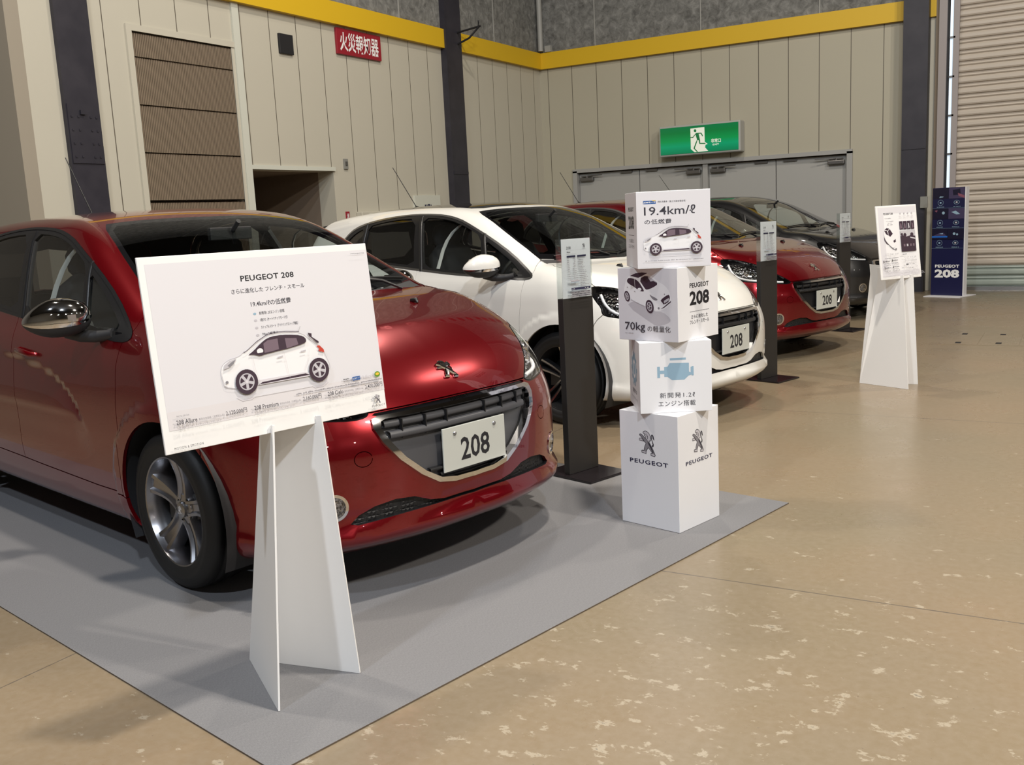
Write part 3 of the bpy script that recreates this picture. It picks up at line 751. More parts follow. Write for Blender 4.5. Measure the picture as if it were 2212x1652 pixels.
def mirror_mb(sd):
    """door mirror; sd = -1 right-hand side, 1 left-hand side"""
    up, lo, st, arm, gl = MB(), MB(), MB(), MB(), MB()
    c = Vector((-.552, -.938, 1.027)); ax = Vector((-.484, -.875, 0)); fw = Vector((.875, -.484, 0))
    if sd > 0:   # the left-hand mirrors are folded in
        c = Vector((-.63, -.872, 1.010)); ax = Vector((-.985, -.17, 0)); fw = Vector((.17, -.985, 0))
    def P(t, a):
        # t along the housing (-1 inner .. 1 tip), a around it (0 = front)
        q = max(0.0, 1-abs(t)**2.6)**.5; taper = 1-.42*max(0, t)**1.5
        h = .078*q*taper; d = .075*q*(1-.25*max(0, t))
        x = cos(a); z = sin(a)
        z = (abs(z)**.9)*(1 if z > 0 else -1); x = (abs(x)**.8)*(1 if x > 0 else -1)
        if x < 0: x *= .35
        return c+ax*(.128*t)+fw*(d*x)+Vector((0, 0, h*z*(1.0 if z > 0 else .98)-.012*max(0, t)))
    ts = [-1, -.97, -.9, -.8, -.6, -.4, -.2, 0, .2, .4, .6, .75, .86, .94, .985, 1]
    def band(b, a0, a1, n, key, off=0):
        rows = []
        for i in range(n+1):
            a = a0+(a1-a0)*i/n
            rows.append([P(t, a)+fw*off*(1 if abs(t) < .95 else 0) for t in ts])
        b.grid(rows, key, True)
    band(up, -.18, pi-.1, 16, 'mirror')
    band(st, -.42, -.20, 3, 'mirror_strip', .001)
    band(lo, -pi-.1+.0, -.40, 14, 'plastic')
    gl.add([c+ax*(.105*t)+fw*(-.030)+Vector((0, 0, z)) for t, z in ((-1, -.05), (.8, -.045), (.95, 0), (.7, .048), (-1, .055))], [(0, 1, 2, 3, 4)], 'chrome')
    if sd > 0: arm.tube([(-.60, -.86, .955), (-.55, -.85, .948), (-.48, -.825, .943), (-.43, -.80, .948)], [.02, .026, .024, .022], 'plastic', 10)
    else: arm.tube([(-.575, -.90, .963), (-.53, -.86, .948), (-.48, -.825, .943), (-.43, -.80, .948), (-.40, -.785, .952)], [.022, .026, .024, .022, .026], 'plastic', 10)
    arm.grid([[Vector((x, y, z)) for x, y, z in r] for r in ([(-.30, -.800, .938), (-.50, -.803, .944)], [(-.32, -.793, .962), (-.48, -.795, .968)])], 'gloss_black', False)
    up.f = [f[::-1] for f in up.f]
    for b in (up, lo, st, arm, gl):
        if sd > 0:
            b.v = [(x, -y, z) for x, y, z in b.v]; b.f = [f[::-1] for f in b.f]
    return up, lo, st, arm, gl

MIRROR_KEYS = {}
M['mirror'] = M['chrome']; M['mirror_strip'] = M['satin']; M['moulding'] = M['trim']; M['rim_a'] = M['alloy']
# materials that differ from car to car are looked up by these names when a copy is made
for k, src in (('mirror', 'chrome'), ('mirror_strip', 'chrome'), ('moulding', 'trim'), ('roof', 'paint_red'), ('grille_bars', 'grille_grey'), ('grille_frame', 'chrome'), ('paint', 'paint_red'), ('grille_panel', 'grille_grey')):
    M[k] = M[src].copy(); M[k].name = 'slot_'+k

def copy_ob(o, parent):
    c = o.copy(); COL.objects.link(c); c.parent = parent
    return c

def build_car(T, label):
    root = thing('car', label, 'car', T, 'hatchbacks on show in the hall')
    R = (1,); B2 = (1, -1)
    def pt(name, key, sides, **kw): return patch(P3, N3, sub(*kw.pop('labs', (name,))), name, key, root, sides, **kw)
    pt('body_shell', 'paint', B2, flange=.014)
    pt('roof_panel', 'roof', B2, off=.0)
    pt('hood', 'paint', B2, flange=.014)
    pt('front_bumper', 'paint', B2, flange=.014)
    pt('rear_bumper', 'paint', B2, flange=.014)
    tg = pt('tailgate', 'paint', B2, flange=.014)
    pt('windscreen_cowl', 'plastic', B2, labs=('cowl',), off=-.004)
    w = pt('windscreen', 'glass_wind', B2, labs=('windscreen_glass',))
    b = pt('windscreen_border', 'gloss_black', B2, labs=('windscreen',)); b.parent = w
    pt('rear_screen', 'glass_dark', B2, labs=('tailgate_glass',)).parent = tg
    for sd in (-1, 1):
        pt('front_fender', 'paint', (sd,), flange=.014)
        dr = pt('front_door', 'paint', (sd,), flange=.014)
        rd = pt('rear_door', 'paint', (sd,), flange=.014)
        fr = pt('window_frame', 'trim', (sd,), labs=('window_trim',), flange=.02)
        pt('window_moulding', 'moulding', (sd,), off=.0022)
        for nm, key in (('quarter_light', 'glass_clear'), ('front_window', 'glass_clear'), ('rear_window', 'glass_dark'), ('rear_quarter_light', 'glass_dark')):
            pt(nm, key, (sd,), off=-.006).parent = fr
        # bars between the panes
        for x0, z0, x1, z1, wd in ((-.655, .965, -.762, 1.235, .011), (-1.335, .985, -1.468, 1.375, .016), (-2.085, 1.05, -2.10, 1.34, .010)):
            bb = MB(); rows = []
            for i in range(9):
                s_ = i/8; x = x0+(x1-x0)*s_; z = z0+(z1-z0)*s_
                rows.append([Vector(side(x+q*wd, z))+Vector((0, o_, 0)) for q, o_ in ((-1, .000), (-.6, .006), (.6, .006), (1, .000))])
            bb.grid(rows, 'trim', True)
            if sd < 0: bb.v = [(x, -y, z) for x, y, z in bb.v]; bb.f = [f[::-1] for f in bb.f]
            bb.build('window_bar', fr)
        # pale lining of the door opening seen through the front window
        lin = MB(); rows = []
        for x, z in ((-1.235, .93), (-1.232, 1.03), (-1.222, 1.12), (-1.20, 1.19), (-1.16, 1.25), (-1.10, 1.295), (-1.02, 1.32)):
            y = side(x, z)[1]-.075
            rows.append([Vector((x-.018, y*sd, z)), Vector((x-.006, (y+.008)*sd, z)), Vector((x+.010, (y-.01)*sd, z))])
        lin.grid(rows, 'lining', True); lin.build('pillar_lining', root)
        # headlamp: bowl, lens, projector
        hb = recess(P3, N3, sub('headlamp_glass'), 'reflector', .045, 'headlamp', root, (sd,), .90, 'gloss_black')
        lens = pt('lamp_lens', 'lens', (sd,), labs=('headlamp_glass',)); lens.parent = hb
        rimp = pt('lamp_surround', 'gloss_black', (sd,), labs=('headlamp',), off=-.002); rimp.parent = hb
        pj = MB()
        for cx, cy, cz, r_ in ((.545, .60, .722, .033), (.47, .68, .755, .030)):
            pj.lathe([(-.02, r_), (.0, r_*1.12), (.006, r_*1.05), (.0, r_*.9), (.012, r_*.6), (.016, 0)], 'chrome', 24, 'X', c=(cx-.03, cy*sd, cz))
        # bright strip along the lower edge (day running light)
        pts = [(.655, .47, .668), (.60, .585, .676), (.53, .66, .688), (.45, .715, .700), (.375, .745, .725), (.325, .755, .775), (.29, .745, .83)]
        pj.tube([(x-.012, (y-.008)*sd, z+.006) for x, y, z in smooth_poly(pts, 1, False)], .009, 'ink_white', 8)
        pj.build('projector', hb)
        # fog lamp
        fb = recess(P3, N3, sub('fog_lamp'), 'reflector', .03, 'fog_lamp', root, (sd,), .8, 'chrome')
        pt('fog_lens', 'lens', (sd,), labs=('fog_lamp',)).parent = fb
        pt('fog_bezel', 'chrome', (sd,), labs=('fog_lamp_bezel',), off=.004, flange=.012).parent = fb
        tl = pt('tail_lamp', 'tail_red', (sd,))
        # mirror
        up, lo, stp, arm, gl = mirror_mb(sd)
        u_ = up.build('door_mirror', root)
        lo.build('mirror_base', u_); stp.build('mirror_strip', u_); arm.build('mirror_arm', u_); gl.build('mirror_glass', u_)
        # door handles
        for x, z in ((-1.16, .845), (-2.10, .875)):
            p = Vector(side(x, z)); hd = MB()
            hd.tube([(x+.095, (p.y-.006)*sd, z-.010), (x+.075, (p.y+.020)*sd, z-.006), (x, (p.y+.026)*sd, z+.002), (x-.075, (p.y+.020)*sd, z+.006), (x-.095, (p.y-.006)*sd, z+.008)], [.010, .013, .014, .013, .010], 'paint', 8)
            hd.build('door_handle', dr if x > -1.5 else rd)
        # wheel arches
        for hx in (.022, -2.538):
            wa = MB(); n = 26; rows = []
            for i in range(n+1):
                a = -.45+(pi+.9)*i/n
                rows.append([Vector((hx+.372*cos(a), y*sd, .305+.372*sin(a))) for y in (.53, .855-.02)])
            wa.grid(rows, 'plastic', True)
            wa.add([Vector((hx+.372*cos(-.45+(pi+.9)*i/n), .53*sd, .305+.372*sin(-.45+(pi+.9)*i/n))) for i in range(n+1)], [tuple(range(n+1))], 'plastic')
            wa.build('wheel_arch_liner', root)
    # nose: grille
    pt('grille_surround', 'grille_frame', B2, labs=('grille_frame',), off=.009, flange=.03)
    pt('badge_strip', 'gloss_black', B2, off=-.006)
    gr = recess(P3, N3, sub('grille_opening'), 'grille_panel', 0, 'grille', root, B2, 1.0, 'grille_black', vec=(-.035, 0, 0))
    bars = MB()
    for z, y1, h in ((.627, .362, .026), (.588, .350, .026)):
        bar_on_front(bars, z, y1, h, .03, -.006, 'grille_bars')
    for z, y1 in ((.432, .20), (.408, .155)):
        bar_on_front(bars, z, y1, .012, .03, -.012, 'grille_black')
    bars.build('grille_bar', gr)
    for y in (-.30, -.2, -.1, .1, .2, .3):
        st = MB(); p = surf(abs(y), .6)
        st.box(p.x-.03, p.x-.005, y-.002, y+.002, .572, .642, 'grille_black'); st.build('grille_divider', gr)
    li = recess(P3, N3, sub('lower_intake'), 'mesh', 0, 'lower_intake', root, B2, 1.0, 'trim', vec=(-.02, 0, 0))
    # number plate with two screws
    lp = MB(); lp.box(.770, .777, .02-.165, .02+.165, .41, .575, 'plate'); lp = bevel(lp.build('number_plate', root), .002)
    pr = Print(.0003); pr.text('208', 0, -.042, .118, 'ink', 'CENTER', .0022, .88)
    Tp = Matrix(((0, 0, 1, .777), (1, 0, 0, .02), (0, 1, 0, .485), (0, 0, 0, 1)))
    pr.build('plate_digits', lp, Tp)
    for y in (-.105, .105):
        sc_ = MB(); sc_.lathe([(.777, .008), (.781, .0075), (.783, 0)], 'satin', 12, 'X', c=(0, .02+y, .55)); sc_.build('plate_screw', lp)
    pb = MB(); pb.box(.72, .770, -.10, .14, .44, .55, 'grille_black'); pb.build('plate_bracket', lp)
    # badge letters on the strip and the lion on the hood
    pr = Print(.0); pr.text('PEUGEOT', 0, -.0045, .0125, 'chrome', 'CENTER', .0004, 1.5, 1.25)
    def on_front(v, dx=.0, zc=.670): 
        out = []
        for x, y, z in v:
            p = surf(abs(x), zc+y); out.append((p.x+dx+z, x, zc+y))
        return out
    pr.b.v = on_front(pr.b.v, -.0045); pr.build('brand_letters', root)
    em = MB(); hc = (.661, .772); tang = Vector((-.70, 0, .714)).normalized(); k = 1.06
    def hood_pt(x, y):
        o = np.array([.45, x, .60]); q = Vector((hc[0], x, hc[1]))+tang*y; d = np.array(q)-o; d /= np.linalg.norm(d)
        p = march(o, d, 0, 1.0); return Vector(p), Vector(nrm(p))
    for part in ('tail', 'arm', 'head', 'body'):
        L2 = lion(.092, part); base, mid, topv = [], [], []
        for (x, y), (xi, yi) in zip(L2, outset(L2, -.0028)):
            p, n = hood_pt(-x*k if False else x*k, y); base.append(p-n*.002); mid.append(p+n*.0045)
            p, n = hood_pt(xi*k, yi); topv.append(p+n*(.0075 if part != 'body' else .0095))
        nn = len(L2)
        em.add(base+mid+topv, [(i, (i+1) % nn, (i+1) % nn+nn, i+nn) for i in range(nn)]+[(i+nn, (i+1) % nn+nn, (i+1) % nn+2*nn, i+2*nn) for i in range(nn)]+[tuple(range(2*nn, 3*nn))], 'chrome')
    em.build('hood_emblem', root)
    # washer jets, wipers, aerial
    for y in (-.33, .33):
        p = Vector(top(.12, abs(y))); wj = MB(); wj.tube([(p.x-.022, y, p.z-.004), (p.x-.012, y, p.z+.008), (p.x+.016, y, p.z+.010), (p.x+.026, y, p.z-.002)], [.006, .009, .010, .005], 'trim', 8); wj.build('washer_jet', root)
    for y0, y1, xs in ((-.56, .02, 0), (.05, .60, 0)):
        wp = MB(); pts = []
        for i in range(9):
            y = y0+(y1-y0)*i/8; x = -.155-.30*y*y-.035*sin(pi*i/8)
            p = top(x, abs(y)); pts.append((p[0], y, p[2]+.012))
        wp.tube(pts, .007, 'trim', 6)
        p = top(-.14, abs(y0*.2+y1*.8)); q = pts[4]
        wp.tube([(p[0], y0*.2+y1*.8, p[2]+.004), ((p[0]+q[0])/2, (y0*.2+y1*.8+q[1])/2, (p[2]+q[2])/2+.016), q], .008, 'trim', 6)
        wp.build('wiper', root)
    ae = MB(); ae.tube([(-2.20, 0, 1.438), (-2.215, 0, 1.452), (-2.235, 0, 1.465)], [.022, .014, .006], 'trim', 10); ae.tube([(-2.23, 0, 1.462), (-2.50, 0, 1.80)], [.0036, .0030], 'trim', 8); ae.build('aerial', root)
    sp = MB(); rows = []
    for y in np.linspace(-.56, .56, 15):
        z = 1.383-.05*(abs(y)/.56)**2.4
        rows.append([Vector((-2.72, y, z-.004)), Vector((-2.82, y, z-.010)), Vector((-2.93, y, z-.018)), Vector((-2.95, y, z-.030)), Vector((-2.90, y, z-.05)), Vector((-2.80, y, z-.06))])
    sp.grid(rows, 'paint', True); sp.build('rear_spoiler', root)
    # underbody, cabin
    ub = MB(); ub.box(-3.0, .60, -.54, .54, .165, .33, 'plastic'); ub.box(-2.10, -.42, -.74, .74, .20, .33, 'plastic'); ub.build('underbody', root)
    db = MB(); prof = [(-.13, 1.0), (-.30, 1.03), (-.50, 1.005), (-.62, .96), (-.66, .86), (-.58, .72), (-.50, .55), (-.13, .55)]
    db.prism([(x-.02, -.70, z-.03) for x, z in prof], (0, 1.40, 0), 'interior'); bevel(db.build('dashboard', root), .02, 3)
    sw = MB(); c = Vector((-.78, -.36, .90)); axs = Vector((-.92, 0, .38)); e1 = Vector((0, 1, 0)); e2 = axs.cross(e1).normalized()
    ring = [c+(e1*cos(2*pi*i/28)+e2*sin(2*pi*i/28))*.175 for i in range(29)]
    sw.tube(ring, .014, 'interior', 8, False)
    sw.tube([c+e1*.17, c+e1*.05-axs*.02, c-e1*.05-axs*.02, c-e1*.17], [.012, .03, .03, .012], 'interior', 8); sw.tube([c, c-axs*.30], .03, 'interior', 8); sw.build('steering_wheel', root)
    def seat(y, name='front_seat'):
        s_ = MB()
        def slab(pts, w0, w1, key):
            rows = []
            for (x, z, th, w) in pts:
                rows.append([Vector((x+dx*th, y+dy*w, z+dz*th)) for dx, dy, dz in ((.5, -.8, .2), (.62, 0, .0), (.5, .8, .2), (.1, 1, 0), (-.5, .8, -.2), (-.55, 0, 0), (-.5, -.8, -.2), (.1, -1, 0))])
            s_.grid(rows, key, True, True); s_.add(rows[0], [tuple(range(7, -1, -1))], key); s_.add(rows[-1], [tuple(range(8))], key)
        slab([(-1.30, .62, .16, .25), (-1.36, .80, .17, .26), (-1.43, 1.0, .15, .24), (-1.47, 1.10, .13, .20), (-1.485, 1.15, .08, .12)], 0, 0, 'fabric_dark')
        slab([(-1.475, 1.13, .06, .09), (-1.485, 1.19, .10, .13), (-1.50, 1.255, .10, .13), (-1.51, 1.30, .06, .10)], 0, 0, 'fabric_dark')
        s_.box(-1.40, -.86, y-.26, y+.26, .40, .60, 'fabric_dark')
        bevel(s_.build(name, root), .02, 2)
    seat(-.36); seat(.36)
    rs = MB(); rs.prism([(x, -.60, z) for x, z in ((-2.05, .42), (-2.05, .62), (-2.38, .60), (-2.52, 1.02), (-2.66, 1.02), (-2.55, .42))], (0, 1.2, 0), 'fabric_dark')
    for y in (-.36, .36): rs.box(-2.62, -2.54, y-.11, y+.11, 1.0, 1.13, 'fabric_dark')
    bevel(rs.build('rear_seat', root), .02, 2)
    cab = MB(); cab.box(-2.60, -.45, -.71, .71, .33, .42, 'interior')
    for sd in (-1, 1): cab.box(-2.5, -.5, .70*sd-.012, .70*sd+.012, .40, .955, 'interior')
    cab.box(-3.0, -2.62, -.62, .62, .33, .92, 'interior')
    cab.build('cabin_trim', root)
    rm = MB(); rm.box(-.80, -.77, -.11, .11, 1.29, 1.35, 'interior'); rm.tube([(-.76, 0, 1.33), (-.70, 0, 1.375)], .012, 'interior'); bevel(rm.build('rear_view_mirror', root), .01, 2)
    # wheels
    tyre, ra, rb, disc = build_wheel_meshes()
    ty = None
    for hx in (0, -2.538):
        for sd in (-1, 1):
            T2 = Matrix.Translation((hx, .7375*sd, .302)) @ (Matrix.Rotation(pi, 4, 'Z') if sd < 0 else Matrix.Identity(4))
            if ty is None:
                ty = tyre.build('tyre', root, T2); rm_ = ra.build('rim', ty, sharp=35); rb_ = rb.build('rim_dark', None, sharp=35); dd = disc.build('brake_disc', ty)
                RIMS['A'], RIMS['B'] = rm_.data, rb_.data; bpy.data.objects.remove(rb_)
            else:
                t2 = copy_ob(ty, root); t2.matrix_basis = T2
                copy_ob(rm_, t2); copy_ob(dd, t2)
    return root
RIMS = {}
def dress(root, mp, rim=None):
    """give a car its own colours: materials are swapped in the slots of its parts"""
    for o in root.children_recursive:
        if o.type != 'MESH': continue
        if rim and o.name.split('.')[0] == 'rim': o.data = RIMS[rim]
        for s_ in o.material_slots:
            k = s_.material.name.replace('slot_', '') if s_.material else ''
            if k in mp and s_.material.name.startswith('slot_'):
                s_.link = 'OBJECT'; s_.material = M[mp[k]]
def copy_car(src, T, label):
    r = src.copy(); COL.objects.link(r); r.matrix_basis = T; r['label'] = label
    for ch in list(src.children):
        c = copy_ob(ch, r)
        for g_ in list(ch.children): copy_ob(g_, c)
    return r
BASE = dict(paint='paint_red', roof='paint_red', mirror='chrome', mirror_strip='chrome', moulding='trim', grille_bars='grille_grey', grille_frame='chrome', grille_panel='grille_grey')
CARS = [((-2.710, 3.191, -.229), 'red hatchback with chrome mirrors nearest the viewer, behind the large poster board', dict(), 'A'),
        ((-2.635, 6.257, -.234), 'white hatchback with black glass roof between the two red hatchbacks', dict(paint='paint_white', roof='gloss_black', mirror='paint_white', moulding='satin', grille_bars='grille_black', grille_panel='grille_black'), 'B'),
        ((-2.628, 9.030, -.325), 'red hatchback with honeycomb grille between the white and the black hatchback', dict(mirror='gloss_black', moulding='satin', grille_bars='mesh', grille_panel='grille_black'), 'B'),
        ((-2.550, 12.09, -.26), 'black hatchback farthest away, in front of the grey doors', dict(paint='paint_black', roof='paint_black', mirror='paint_black', grille_bars='grille_black', grille_panel='grille_black'), 'B')]
def build_cars():
    (x, y, a), lb, mp, rm = CARS[0]
    c0 = build_car(frame(x, y, .006, a), lb)
    rest = [copy_car(c0, frame(x, y, 0, a), lb) for (x, y, a), lb, mp, rm in CARS[1:]]
    for c, (p, lb, mp, rm) in zip([c0]+rest, CARS): dress(c, {**BASE, **mp}, rm)
CAR_ON = True
if CAR_ON: build_cars()
# ------------------------------------------------------------------ the hall
LX, BY = -8.04, 15.2          # left wall, back wall
Z_BAND0, Z_BAND1, Z_TOP = 3.775, 4.035, 9.0
def panel_mat(name, axis, c0, p, col):
    m = mat(name, col, 0.55); N, L, b = nt(m)
    g = node(m, 'ShaderNodeNewGeometry'); s = node(m, 'ShaderNodeSeparateXYZ'); L.new(g.outputs['Position'], s.inputs[0])
    t = math_n(m, 'DIVIDE', math_n(m, 'SUBTRACT', s.outputs[axis], c0), p)
    fr = math_n(m, 'ABSOLUTE', math_n(m, 'SUBTRACT', math_n(m, 'FRACT', math_n(m, 'ADD', t, 100.5)), 0.5))
    line = math_n(m, 'LESS_THAN', fr, 0.010/p/2*1.1)
    n1 = noise(m, 1.3, 3, .5, g.outputs['Position']); n2 = noise(m, 60, 2, .5, g.outputs['Position'])
    c1 = mixc(m, math_n(m, 'MULTIPLY', n1.outputs[0], .22), (*col,), tuple(c*.80 for c in col))
    c1 = mixc(m, math_n(m, 'MULTIPLY', n2.outputs[0], .10), c1, tuple(c*.86 for c in col))
    c2 = mixc(m, line, c1, (0.10, 0.085, 0.065)); L.new(c2, b.inputs['Base Color'])
    return m
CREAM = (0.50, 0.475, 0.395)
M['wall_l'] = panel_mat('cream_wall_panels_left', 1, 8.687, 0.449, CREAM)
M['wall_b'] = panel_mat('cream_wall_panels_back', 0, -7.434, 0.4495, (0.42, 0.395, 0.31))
M['cream'] = mat('cream_paint', CREAM, .55)
M['cream_trim'] = mat('pale_trim_paint', (0.56, 0.57, 0.50), .45)
M['yellow'] = mat('yellow_band_paint', (0.66, 0.42, 0.012), .5)
mm = mat('wood_wool_board', (0.2, 0.2, 0.2), .9); M['board'] = mm
N, L, b = nt(mm); g = node(mm, 'ShaderNodeNewGeometry')
n1 = noise(mm, 9, 6, .7, g.outputs['Position'], .6); n2 = noise(mm, 2.2, 4, .6, g.outputs['Position'])
r = ramp(mm, n1.outputs[0], [(.32, (.085, .083, .078)), (.52, (.20, .20, .19)), (.70, (.33, .33, .315))])
L.new(mixc(mm, math_n(mm, 'MULTIPLY', n2.outputs[0], .5), r.outputs[0], (.12, .125, .12)), b.inputs['Base Color']); bump(mm, n1.outputs[0], .5, .02)
M['ceil'] = mat('dark_roof_deck', (0.045, 0.042, 0.04), .9); M['far_wall'] = mat('far_wall_paint', (0.20, 0.185, 0.16), .7)
M['return'] = mat('shade_toned_return', (0.30, 0.265, 0.21), .6)  # shade on the return face is put into this darker wall colour
M['steel_dark'] = mat('dark_painted_steel', (0.022, 0.021, 0.030), .5)
N, L, b = nt(M['steel_dark']); n1 = noise(M['steel_dark'], 3.0, 5, .6, node(M['steel_dark'], 'ShaderNodeNewGeometry').outputs['Position'])
L.new(ramp(M['steel_dark'], n1.outputs[0], [(.35, (.018, .017, .026)), (.65, (.030, .028, .038))]).outputs[0], b.inputs['Base Color'])
M['pipe_grey'] = mat('grey_pipe', (0.33, 0.33, 0.31), .5)
M['door_grey'] = mat('grey_door_paint', (0.36, 0.36, 0.345), .45)
M['door_frame'] = mat('grey_frame_paint', (0.34, 0.34, 0.33), .4)
M['closer'] = mat('door_closer_metal', (0.16, 0.155, 0.15), .35, .7)
M['vent_brown'] = mat('brown_louvre', (0.215, 0.165, 0.115), .6)
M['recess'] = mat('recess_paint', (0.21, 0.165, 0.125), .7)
M['shutter'] = mat('shutter_slats', (0.49, 0.435, 0.37), .38)
M['shutter_low'] = mat('shutter_slats_green', (0.31, 0.36, 0.325), .38)
M['jamb'] = mat('shutter_guide', (0.30, 0.27, 0.265), .45)
M['sign_red'] = mat('sign_red', (0.27, 0.010, 0.022), .35)
M['black'] = mat('matt_black', (0.010, 0.010, 0.012), .6)
M['switch'] = mat('switch_grey', (0.22, 0.22, 0.20), .5)
M['orange'] = mat('orange_label', (0.65, 0.16, 0.03), .5)

# floor: worn, sealed concrete with joints every 3 m
mm = mat('sealed_concrete', (.4, .3, .2), .3); M['floor'] = mm
N, L, b = nt(mm); g = node(mm, 'ShaderNodeNewGeometry'); P_ = g.outputs['Position']; s = node(mm, 'ShaderNodeSeparateXYZ'); L.new(P_, s.inputs[0])
big = noise(mm, .55, 3, .5, P_); med = noise(mm, 3.5, 5, .6, P_, .4); fine = noise(mm, 38, 4, .6, P_)
base = ramp(mm, big.outputs[0], [(.30, (.200, .170, .110)), (.50, (.235, .180, .112)), (.72, (.265, .186, .114))]).outputs[0]
base = mixc(mm, math_n(mm, 'MULTIPLY', med.outputs[0], .55), base, (.185, .150, .105))
base = mixc(mm, ramp(mm, fine.outputs[0], [(.35, (0, 0, 0)), (.75, (.35, .35, .35))]).outputs[0], base, (.30, .25, .19))
# wear: chips with a pale rim, densest in the aisle near the carpet corner
mp = node(mm, 'ShaderNodeMapping'); mp.inputs['Scale'].default_value = (1.0, 1.35, 1.0); L.new(P_, mp.inputs[0])
chip = noise(mm, 10.5, 6, .70, mp.outputs[0], .15); chip2 = noise(mm, 26, 3, .6, mp.outputs[0], .3)
dst = node(mm, 'ShaderNodeVectorMath', operation='DISTANCE'); L.new(P_, dst.inputs[0]); dst.inputs[1].default_value = (-.75, 2.1, 0)
near = ramp(mm, math_n(mm, 'DIVIDE', dst.outputs['Value'], 6.0), [(0.0, (.115,)*3), (.16, (.085,)*3), (.30, (.045,)*3), (.6, (.015,)*3)]).outputs[0]
cv = math_n(mm, 'ADD', math_n(mm, 'ADD', chip.outputs[0], near), math_n(mm, 'MULTIPLY', math_n(mm, 'SUBTRACT', chip2.outputs[0], .5), .16))
rim = ramp(mm, cv, [(.685, (0, 0, 0)), (.715, (1, 1, 1))]).outputs[0]; core = ramp(mm, cv, [(.765, (0, 0, 0)), (.785, (1, 1, 1))]).outputs[0]
base = mixc(mm, math_n(mm, 'MULTIPLY', rim, .5), base, (.46, .41, .32)); base = mixc(mm, math_n(mm, 'MULTIPLY', core, .8), base, (.17, .15, .12))
spk = noise(mm, 85, 2, .5, P_); base = mixc(mm, ramp(mm, spk.outputs[0], [(.735, (0, 0, 0)), (.755, (.8, .8, .8))]).outputs[0], base, (.13, .10, .075))
jl = None
for ax, c0 in ((1, 3.265), (0, -2.783)):
    t = math_n(mm, 'DIVIDE', math_n(mm, 'SUBTRACT', s.outputs[ax], c0), 3.01)
    fr = math_n(mm, 'ABSOLUTE', math_n(mm, 'SUBTRACT', math_n(mm, 'FRACT', math_n(mm, 'ADD', t, 100.5)), .5))
    l_ = math_n(mm, 'LESS_THAN', math_n(mm, 'ADD', fr, math_n(mm, 'MULTIPLY', math_n(mm, 'SUBTRACT', chip2.outputs[0], .5), .0016)), .0011 if ax else .0009); jl = l_ if jl is None else math_n(mm, 'MAXIMUM', jl, l_)
base = mixc(mm, math_n(mm, 'MULTIPLY', jl, .85), base, (.10, .085, .07)); L.new(base, b.inputs['Base Color'])
L.new(ramp(mm, med.outputs[0], [(.3, (.24,)*3), (.7, (.36,)*3)]).outputs[0], b.inputs['Roughness'])
bump(mm, cv, .05, .004)
# carpet: grey needle felt
mm = mat('grey_needle_felt', (.2, .2, .2), .95, spec=.1); M['carpet'] = mm
N, L, b = nt(mm); tc = objco(mm); mp = node(mm, 'ShaderNodeMapping'); mp.inputs['Scale'].default_value = (420, 110, 1); L.new(tc, mp.inputs[0])
n1 = noise(mm, 1.0, 4, .7, mp.outputs[0]); n2 = noise(mm, 2.2, 3, .5, tc)
r = ramp(mm, n1.outputs[0], [(.30, (.150, .150, .157)), (.70, (.225, .224, .230))])
L.new(mixc(mm, math_n(mm, 'MULTIPLY', n2.outputs[0], .35), r.outputs[0], (.165, .162, .165)), b.inputs['Base Color']); bump(mm, n1.outputs[0], .35, .003)
M['carpet_edge'] = mat('felt_edge', (.11, .08, .055), .9)

fl = MB(); fl.add([(-14, -14, 0), (16, -14, 0), (16, BY+.6, 0), (-14, BY+.6, 0)], [(0, 1, 2, 3)], 'floor'); struct(fl.build('floor'))
def wall_box(b, x0, x1, y0, y1, z0, z1, key): b.box(x0, x1, y0, y1, z0, z1, key)
wl = MB(); T_ = .25
for y0, y1, z0, z1 in ((5.59, 6.755, 0, Z_BAND0+.1), (6.755, 8.065, 3.30, Z_BAND0+.1), (8.065, 8.203, 0, Z_BAND0+.1), (8.203, 9.612, 2.008, Z_BAND0+.1), (9.612, BY+T_, 0, Z_BAND0+.1)): wl.box(LX-T_, LX, y0, y1, z0, z1, 'wall_l')
wl.box(LX-1.5, LX-T_, 6.5, 6.755, 0, 2.3, 'recess')
# recess behind the louvre and the passage behind the opening
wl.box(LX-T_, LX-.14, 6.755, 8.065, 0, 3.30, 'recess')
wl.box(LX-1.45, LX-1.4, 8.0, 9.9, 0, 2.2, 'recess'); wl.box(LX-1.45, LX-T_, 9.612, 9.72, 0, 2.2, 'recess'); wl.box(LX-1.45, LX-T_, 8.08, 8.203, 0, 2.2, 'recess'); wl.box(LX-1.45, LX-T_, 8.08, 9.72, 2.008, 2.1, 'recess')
# the wall steps back at its near end
wl.box(LX-4.0, LX-.0, 5.45, 5.59, 0, Z_TOP, 'return')
struct(wl.build('wall_left'))
wu = MB(); wu.box(LX-T_, LX+.01, 5.59, BY, Z_BAND1-.02, Z_TOP, 'board')
for yy in (13.70, 11.2, 8.7): wu.box(LX, LX+.02, yy-.008, yy+.008, Z_BAND1, Z_TOP, 'pipe_grey')
struct(wu.build('wall_left_upper'))
wb = MB(); DX0, DX1, DZ = -7.452, -2.922, 2.05
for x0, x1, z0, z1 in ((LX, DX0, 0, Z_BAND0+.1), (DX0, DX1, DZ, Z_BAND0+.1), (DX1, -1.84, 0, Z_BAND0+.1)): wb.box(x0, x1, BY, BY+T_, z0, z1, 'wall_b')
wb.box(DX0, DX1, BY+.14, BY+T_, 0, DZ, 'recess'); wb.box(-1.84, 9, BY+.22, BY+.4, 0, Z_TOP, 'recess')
struct(wb.build('wall_back'))
wu = MB(); wu.box(LX, -1.6, BY-.01, BY+T_, Z_BAND1-.02, Z_TOP, 'board')
